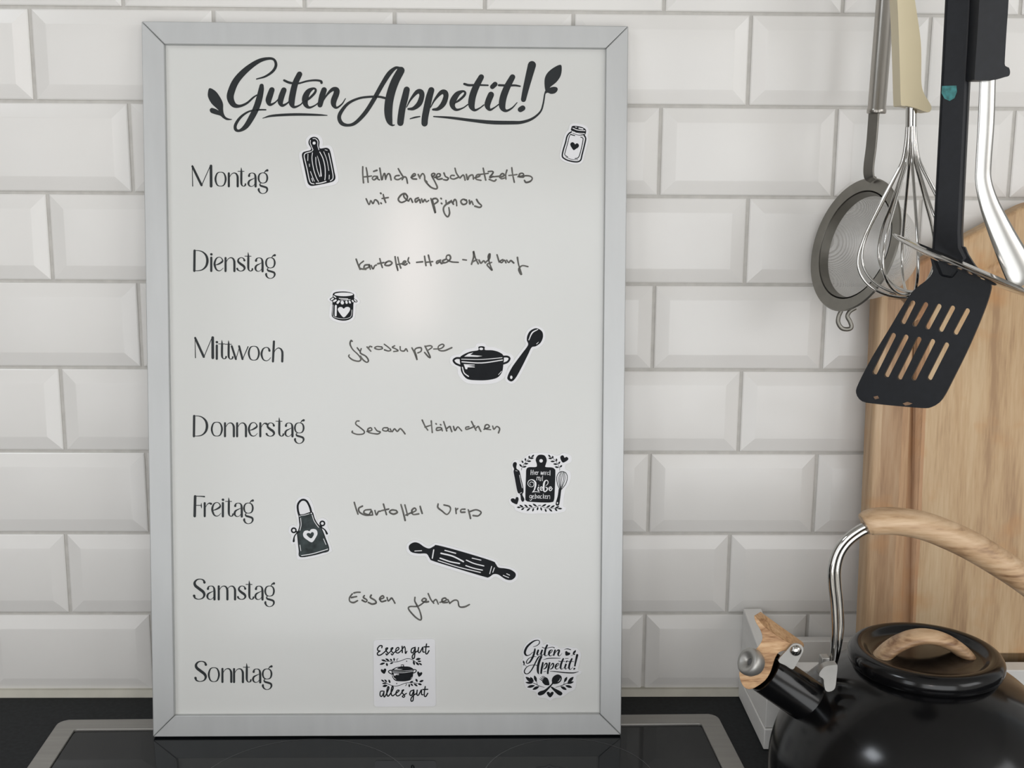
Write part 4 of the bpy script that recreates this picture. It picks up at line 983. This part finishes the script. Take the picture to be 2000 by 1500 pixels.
# whistle disc on the lever's outer end
wc = at_y(*TW((206, 620))[:2], YF - .004)
wd = Vector((-0.80, -0.38, 0.46)).normalized()
FW = axframe(wc - wd * 0.003, wd)
WS = 0.72
m_ = MB(); lathe(m_, [(r * WS, h * WS) for r, h in [(0, 0.002), (0.0035, 0.002), (0.0040, 0.0052), (0.0062, 0.0062), (0.0085, 0.0085), (0.0115, 0.0090), (0.0135, 0.0070), (0.0140, 0.0040), (0.0138, 0.000), (0.011, -0.006), (0, -0.006)]], FW, 40)
wdsc = m_.build('whistle_disc', M['steel_dull'], lev, smooth=60)
m_ = MB(); lathe(m_, [(0, 0.0024 * WS), (0.0034 * WS, 0.0024 * WS)], FW, 24); m_.build('whistle_hole', M['groove'], wdsc)
# steel bracket and rivet
brk = [(468,612),(535,655),(600,692),(640,640),(690,545),(700,505),(682,470),(640,456),(595,468),(550,515)]
YB = YF - 0.0030
pp = [at_y(*TW(p)[:2], YB) for p in brk]
pp2 = catmull([(p.x, p.z) for p in pp], 3, True)
if area2(pp2) > 0: pp2.reverse()
m_ = MB(); slab(m_, pp2, [], (Vector((0, YB, 0)), Vector((1, 0, 0)), Vector((0, 0, 1))), -0.0015)
br = m_.build('hinge_plate', M['steel_dull'], wh, smooth=40, bevel=0.0003)
rc = at_y(*TW((628, 515))[:2], YB)
m_ = MB(); lathe(m_, [(0.0042, -.0002), (0.0040, 0.0012), (0.0028, 0.0024), (0.0012, 0.0029), (0, 0.0030)], axframe(rc, (0, -1, 0)), 24); m_.build('rivet', M['chrome'], br, smooth=60)
# carrying handle: two steel rods, wooden grip
rodp = [(1621,1318),(1628,1292),(1633,1262),(1636,1225),(1634,1180),(1630,1140),(1630,1110),(1638,1080),(1655,1056),(1680,1037),(1702,1027)]
for off in (-1, 1):
    q = []
    for i, (a, b) in enumerate(rodp):
        p = at_y(a, b, K.y)
        j, l = max(i - 1, 0), min(i + 1, len(rodp) - 1)
        t_ = (at_y(*rodp[l], K.y) - at_y(*rodp[j], K.y)).normalized()
        sp_ = 0.0022 if i > 2 else 0.0022 * i / 3
        n_ = Vector((0, 1, 0)).cross(t_)
        q.append(tuple(p + n_ * off * sp_ + Vector((0, off * .0012, 0))))
    m_ = MB(); tube(m_, catmull(q, 5), 0.0029, 14); m_.build('handle_rod', M['chrome'], kettle, smooth=60)
gp = [(1688,1025,8.2),(1697,1021,9.6),(1715,1018,10.3),(1750,1018,10.4),(1800,1026,10.8),(1850,1044,11.2),(1900,1068,11.4),(1950,1098,11.2),(2000,1132,10.8),(2050,1172,10.4),(2085,1206,9.6),(2092,1216,8.0)]
g4 = catmull([(*at_y(a, b, K.y), r * .00093) for a, b, r in gp], 5)
m_ = MB(); tube(m_, [p[:3] for p in g4], [p[3] for p in g4], 24, flat=1.25); m_.build('handle_grip', M['olive'], kettle, smooth=60)
rear = [(2086,1208),(2110,1240),(2120,1290),(2105,1340),(2070,1385)]
m_ = MB(); tube(m_, catmull([tuple(at_y(a, b, K.y)) for a, b in rear], 5), 0.0048, 14); m_.build('handle_rod', M['chrome'], kettle, smooth=60)
# handle feet
ft = [(842,745),(870,690),(915,660),(990,650),(1012,660),(1004,760),(990,860),(950,893),(905,888),(888,830),(882,780)]
YT = K.y - 0.0215
pp = [at_y(*TW(p)[:2], YT) for p in ft]
pp2 = catmull([(p.x, p.z) for p in pp], 3, True)
if area2(pp2) > 0: pp2.reverse()
m_ = MB(); slab(m_, pp2, [], (Vector((0, YT, 0)), Vector((1, 0, 0)), Vector((0, 0, 1))), -0.007)
m_.build('handle_foot', M['steel_dull'], kettle, smooth=40, bevel=0.0008)
m_ = MB(); pz = at_y(1612, 1294, K.y - .004); box(m_, pz.x - .003, pz.x + .003, K.y - .005, K.y + .003, pz.z - .004, pz.z + .004); m_.build('handle_catch', M['steel_dull'], kettle, bevel=0.0008)
m_ = MB(); pz = at_y(2068, 1388, K.y); box(m_, pz.x - .010, pz.x + .009, K.y - .008, K.y + .008, pz.z - .02, pz.z + .012); m_.build('handle_foot', M['steel_dull'], kettle, bevel=0.003)

# ================================================================== HANGING UTENSILS
# ---- fine sieve
YS = -0.064
M['mesh'] = mat('woven_steel_mesh', (0.72, 0.71, 0.69), 0.42, metal=0.3, var=0.06, scale=60)
def weave(m):
    nt = m.node_tree; b = nt.nodes['Principled BSDF']; L = nt.links.new
    uv = nt.nodes.new('ShaderNodeUVMap'); sx = nt.nodes.new('ShaderNodeSeparateXYZ'); L(uv.outputs[0], sx.inputs[0])
    outs = []
    for i in (0, 1):
        f = nt.nodes.new('ShaderNodeMath'); f.operation = 'PINGPONG'; f.inputs[1].default_value = 0.5; L(sx.outputs[i], f.inputs[0])
        c = nt.nodes.new('ShaderNodeMath'); c.operation = 'GREATER_THAN'; c.inputs[1].default_value = 0.21; L(f.outputs[0], c.inputs[0])
        outs.append(c)
    mx = nt.nodes.new('ShaderNodeMath'); mx.operation = 'MAXIMUM'; L(outs[0].outputs[0], mx.inputs[0]); L(outs[1].outputs[0], mx.inputs[1])
    L(mx.outputs[0], b.inputs['Alpha'])
weave(M['mesh'])
sieve = thing('sieve', at_y(1672, 480, YS), 'fine steel mesh sieve with a tubular metal handle, leftmost of the hanging utensils', 'sieve')
sc = at_y(1668, 478, YS)
sn = Vector((-0.93, -0.31, 0.25)).normalized()            # opening direction
zax = Vector((0.05, 0.0, 1.0)); zax = (zax - sn * zax.dot(sn)).normalized()
FSV = (sc, zax.cross(sn).normalized(), zax, sn)
R0 = 0.0565
m_ = MB()
lathe(m_, [(R0, 0.0), (R0 - .001, 0.0012), (R0 - .0105, 0.0002), (R0 - .0115, -.0025), (R0 - .0105, -.0030), (R0 - .002, -.0014), (R0, 0.0)], FSV, 72)
m_.build('rim', M['steel_dark'], sieve, smooth=40)
m_ = MB()
lathe(m_, [(R0 - .0105, -.0005), (R0 - .0125, -.007), (R0 - .0135, -.0075), (R0 - .0118, 0.0)], FSV, 72); m_.build('inner_band', M['steel_dark'], sieve, smooth=40)
m_ = MB(); RM = R0 - .012; DM = 0.052; prof_m = [(RM * math.cos(rad(a)), -.004 - DM * math.sin(rad(a)) ** 1.0) for a in range(0, 90, 5)] + [(0, -.004 - DM)]
lathe(m_, prof_m, FSV, 72)
bowl = m_.build('mesh_bowl', M['mesh'], sieve, smooth=180, recalc=False)
uvl = bowl.data.uv_layers.new(name='UVMap')
inv = Matrix((FSV[1], FSV[2], FSV[3])); offv = ROOTLOC[sieve.name]
for lp in bowl.data.loops:
    q = inv @ (bowl.data.vertices[lp.vertex_index].co + offv - sc)
    uvl.data[lp.index].uv = (q.x / 0.00085 + 100, q.y / 0.00085 + 100)
topr = sc + zax * (R0 - .003)
# strip and tube handle
strip = [(1709,190),(1706,235),(1702,285),(1697,325),(1698,345),(1706,352)]
q = [at_y(a, b, YS - .003) for a, b in strip]
m_ = MB(); strap(m_, catmull([tuple(p) for p in q], 5), 0.0088, 0.0022, (0.72, -0.69, 0)); m_.build('handle_strip', M['steel_dark'], sieve, smooth=40, bevel=0.0005)
h0, h1 = at_y(1711.5, 222, YS), at_y(1730, -8, YS); hd = (h1 - h0).normalized()
m_ = MB(); lathe(m_, [(0, 0.0), (0.0072, 0.0), (0.0077, 0.0008), (0.0077, 0.0035), (0.0072, 0.0042), (0.0072, 0.15), (0.0060, 0.156), (0, 0.157)], axframe(h0, hd), 32)
m_.build('handle', M['steel'], sieve, smooth=40)
m_ = MB(); e = h0 + hd * .166; tube(m_, [tuple(e + Vector((math.cos(a) * .008, 0, math.sin(a) * .011))) for a in [2 * math.pi * i / 20 for i in range(20)]], 0.0013, 8, closed=True); m_.build('hanging_loop', M['steel'], sieve)
# rest hook opposite the handle
hk = [(1643,607),(1638,618),(1637,630),(1644,641),(1656,643),(1663,639),(1660,628),(1655,618),(1660,608),(1671,601)]
m_ = MB(); tube(m_, catmull([tuple(at_y(a, b, YS + .012)) for a, b in hk], 4), 0.0019, 10, flat=0.7); m_.build('rest_hook', M['steel_dark'], sieve, smooth=60)

# ---- balloon whisk
YWK = -0.166
whisk = thing('whisk', at_y(1785, 400, YWK), 'wire balloon whisk with a cream plastic handle, hanging between the sieve and the black turner', 'whisk')
TC = Z(1550, 0, 1500 / 450)
cr = [(655,-260),(668,-100),(675,0),(684,200),(692,450),(698,660),(706,688),(740,690),(800,706),(860,728),(886,728),(898,700),(880,660),(850,610),(832,540),(832,400),(828,270),(808,120),(790,0),(770,-150),(745,-270),(700,-300)]
pp = [at_y(*TC(p)[:2], YWK - .008) for p in cr]
pp2 = catmull([(p.x, p.z) for p in pp], 3, True)
if area2(pp2) > 0: pp2.reverse()
hole = [TC(p) for p in circle(712, -235, 22, 26)]
hp = [(at_y(*c, YWK - .008).x, at_y(*c, YWK - .008).z) for c in hole]
m_ = MB(); slab(m_, pp2, [hp], (Vector((0, YWK - .008, 0)), Vector((1, 0, 0)), Vector((0, 0, 1))), -0.016)
m_.build('handle', M['cream'], whisk, smooth=50, bevel=0.0052, bseg=4)
f0, f1 = at_y(1780, 203, YWK), at_y(1779.5, 248, YWK)
m_ = MB(); lathe(m_, [(0.0040, 0), (0.0040, (f1 - f0).length), (0.0034, (f1 - f0).length), (0, (f1 - f0).length - .001)], axframe(f0, f1 - f0), 24); m_.build('ferrule', M['chrome'], whisk, smooth=40)
wb = at_y(1776, 581, YWK); ln = (wb - f1).length; ax = (wb - f1).normalized()
u_ = ax.cross(Vector((0, 1, 0))).normalized(); v_ = ax.cross(u_).normalized()
half = [(0.0030, -0.004), (0.0032, 0.02), (0.0040, 0.10), (0.0065, 0.20), (0.0135, 0.31), (0.0235, 0.46), (0.0325, 0.61), (0.0378, 0.74), (0.0365, 0.84), (0.0285, 0.925), (0.0150, 0.982), (0.0, 1.0)]
for i, ang in enumerate((4, 37, 68, 101, 140)):
    dv = u_ * math.cos(rad(ang)) + v_ * math.sin(rad(ang)); dz = -0.0022 * (i % 3)
    sc_ = 1.0 - 0.05 * (i % 3)
    q = [tuple(f1 + dv * r * sc_ + ax * ln * h + ax * (dz if h > .5 else 0)) for r, h in half]
    q += [tuple(f1 - dv * r * sc_ + ax * ln * h + ax * (dz if h > .5 else 0)) for r, h in half[-2::-1]]
    m_ = MB(); tube(m_, catmull(q, 5), 0.00120, 8); m_.build('wire_loop', M['chrome'], whisk, smooth=60)

# ---- slotted turner
YT_ = -0.225; yaw = rad(34)
tn = Vector((-math.sin(yaw), -math.cos(yaw), 0)); tx = Vector((math.cos(yaw), -math.sin(yaw), 0)); tz = Vector((0, 0, 1))
TO = at_y(1850, 480, YT_)
def tp(px, py, d=0.0):
    p = on_plane(px, py, TO + tn * d, tn); return ((p - TO).dot(tx), (p - TO).dot(tz))
turner = thing('slotted_turner', TO, 'black nylon slotted turner with worn tip, hanging in front of the cutting board', 'turner')
hd_ = [(1820,492),(1822,528),(1812,545),(1790,562),(1772,583),(1738,640),(1703,698),(1677,748),(1672,768),(1684,784),(1712,789),(1752,793),(1800,797),(1820,795),(1840,780),(1864,735),(1892,678),(1920,612),(1934,570),(1934,552),(1922,536),(1905,520),(1890,497),(1877,480)]
T3 = Z(1550, 350, 3.0)
slots = [((712,712),(643,850)), ((788,722),(710,864)), ((866,732),(786,880)), ((945,742),(864,895)), ((1032,758),(950,912)),
         ((598,902),(476,1146)), ((672,912),(546,1162)), ((748,925),(622,1176)), ((828,938),(706,1180)), ((910,958),(798,1178))]
def slot(a, b, w=30):
    a, b = T3(a), T3(b); w = w / 3.0 / 2
    dx, dy = b[0] - a[0], b[1] - a[1]; l = math.hypot(dx, dy); an = math.atan2(dy, dx); P = []
    for c, st in ((b, an - math.pi / 2), (a, an + math.pi / 2)):
        for i in range(7):
            t = st + math.pi * i / 6; P.append(tp(c[0] - dx / l * w * (1 if c == b else -1) + math.cos(t) * w - w * .5, c[1] - dy / l * w * (1 if c == b else -1) + math.sin(t) * w))
    return P
o2 = catmull([tp(a, b) for a, b in hd_], 3, True)
m_ = MB(); slab(m_, o2, [slot(a, b) for a, b in slots], (TO, tx, tz), 0.0036 if tx.cross(tz).dot(tn) < 0 else -0.0036)
m_.build('blade', M['nylon'], turner, smooth=40, bevel=0.0007)
hnd = [(1845,-12),(1900,-12),(1888,230),(1877,452),(1878,482),(1890,505),(1860,545),(1835,540),(1818,500),(1821.5,452),(1833,230)]
m_ = MB(); hpts = [tp(a, b, .001) for a, b in hnd]
top = [(hpts[0][0] + .0005, hpts[0][1] + .07), (hpts[0][0] + .009, hpts[0][1] + .082), (hpts[1][0] - .0005, hpts[1][1] + .07)]
hpts = [hpts[0]] + top + hpts[1:]
m_ = MB(); slab(m_, hpts, [], (TO + tn * .0015, tx, tz), 0.0095 if tx.cross(tz).dot(tn) < 0 else -0.0095)
hh = m_.build('handle', M['nylon'], turner, smooth=50, bevel=0.0024, bseg=3)
m_ = MB(); o2 = [tp(a, b, .0018) for a, b in [(1840,168),(1868,167),(1869,180),(1864,192),(1855,197),(1845,193),(1839,182)]]
slab(m_, o2, [], (TO + tn * .0016, tx, tz), 0.0003 if tx.cross(tz).dot(tn) > 0 else -0.0003); m_.build('paint_spot', M['teal'], hh, label='teal paint spot')
m_ = MB()
for P in ([(1706,775),(1714,773),(1717,778),(1709,780)], [(1763,788),(1772,785),(1782,788),(1776,791),(1768,792)]):
    slab(m_, [tp(a, b, .0002) for a, b in P], [], (TO, tx, tz), 0.00025 if tx.cross(tz).dot(tn) > 0 else -0.00025)
m_.build('worn_patch', M['chip'], turner, label='chipped brown tip')

# ---- ladle
YL = -0.235
ladle = thing('ladle', at_y(1940, 330, YL), 'polished steel ladle with a black grip, rightmost of the hanging utensils, bowl seen edge-on', 'ladle')
gr = [(1205,-300),(1212,-100),(1209,0),(1195,250),(1178,490),(1184,518),(1215,523),(1280,522),(1320,518),(1375,502),(1402,494),(1410,470),(1402,440),(1378,428),(1376,380),(1388,180),(1400,0),(1400,-200),(1370,-300),(1290,-330)]
pp = [at_y(*TC(p)[:2], YL - .009) for p in gr]
pp2 = catmull([(p.x, p.z) for p in pp], 2, True)
if area2(pp2) > 0: pp2.reverse()
m_ = MB(); slab(m_, pp2, [], (Vector((0, YL - .009, 0)), Vector((1, 0, 0)), Vector((0, 0, 1))), -0.014)
m_.build('grip', M['nylon'], ladle, smooth=50, bevel=0.005, bseg=4)
sh_ = [(1930,120,14),(1929,155,14.5),(1926,240,15),(1921,320,14.5),(1921,355,15),(1931,395,17.5),(1945,430,20.5),(1963,470,24),(1985,515,28),(1998,542,28),(2004,552,20)]
q = catmull([(*at_y(a, b, YL), w / 2272 * 0.86) for a, b, w in sh_], 4)
m_ = MB(); tube(m_, [p[:3] for p in q], [p[3] for p in q], 16, up=(0, 1, 0), flat=0.22); m_.build('shaft', M['satin'], ladle, smooth=60)
# shallow bowl, rim plane almost through the camera
YBW = -0.288
la, lb = at_y(1750, 461, YBW), at_y(2042, 583, YBW)
lc = (la + lb) / 2; lx = (lb - la).normalized(); R1 = (lb - la).length / 2
vd = (lc - CAM).normalized()
ly = (vd - lx * vd.dot(lx)).normalized(); ln_ = lx.cross(ly).normalized()
if ln_.z < 0: ln_ = -ln_
tilt = Matrix.Rotation(rad(1.0), 3, lx); ly = tilt @ ly; ln_ = tilt @ ln_
m_ = MB()
lathe(m_, [(R1 - .0010, .0007), (R1, 0.0), (R1 - .0015, -.0012), (R1 * .86, -.0026), (R1 * .6, -.0040), (R1 * .3, -.0048), (0, -.0050), (0, -.0042), (R1 * .3, -.0040), (R1 * .6, -.0032), (R1 * .86, -.0018), (R1 - .0010, .0007)], (lc, lx, ly, ln_), 72)
m_.build('bowl', M['chrome'], ladle, smooth=50)
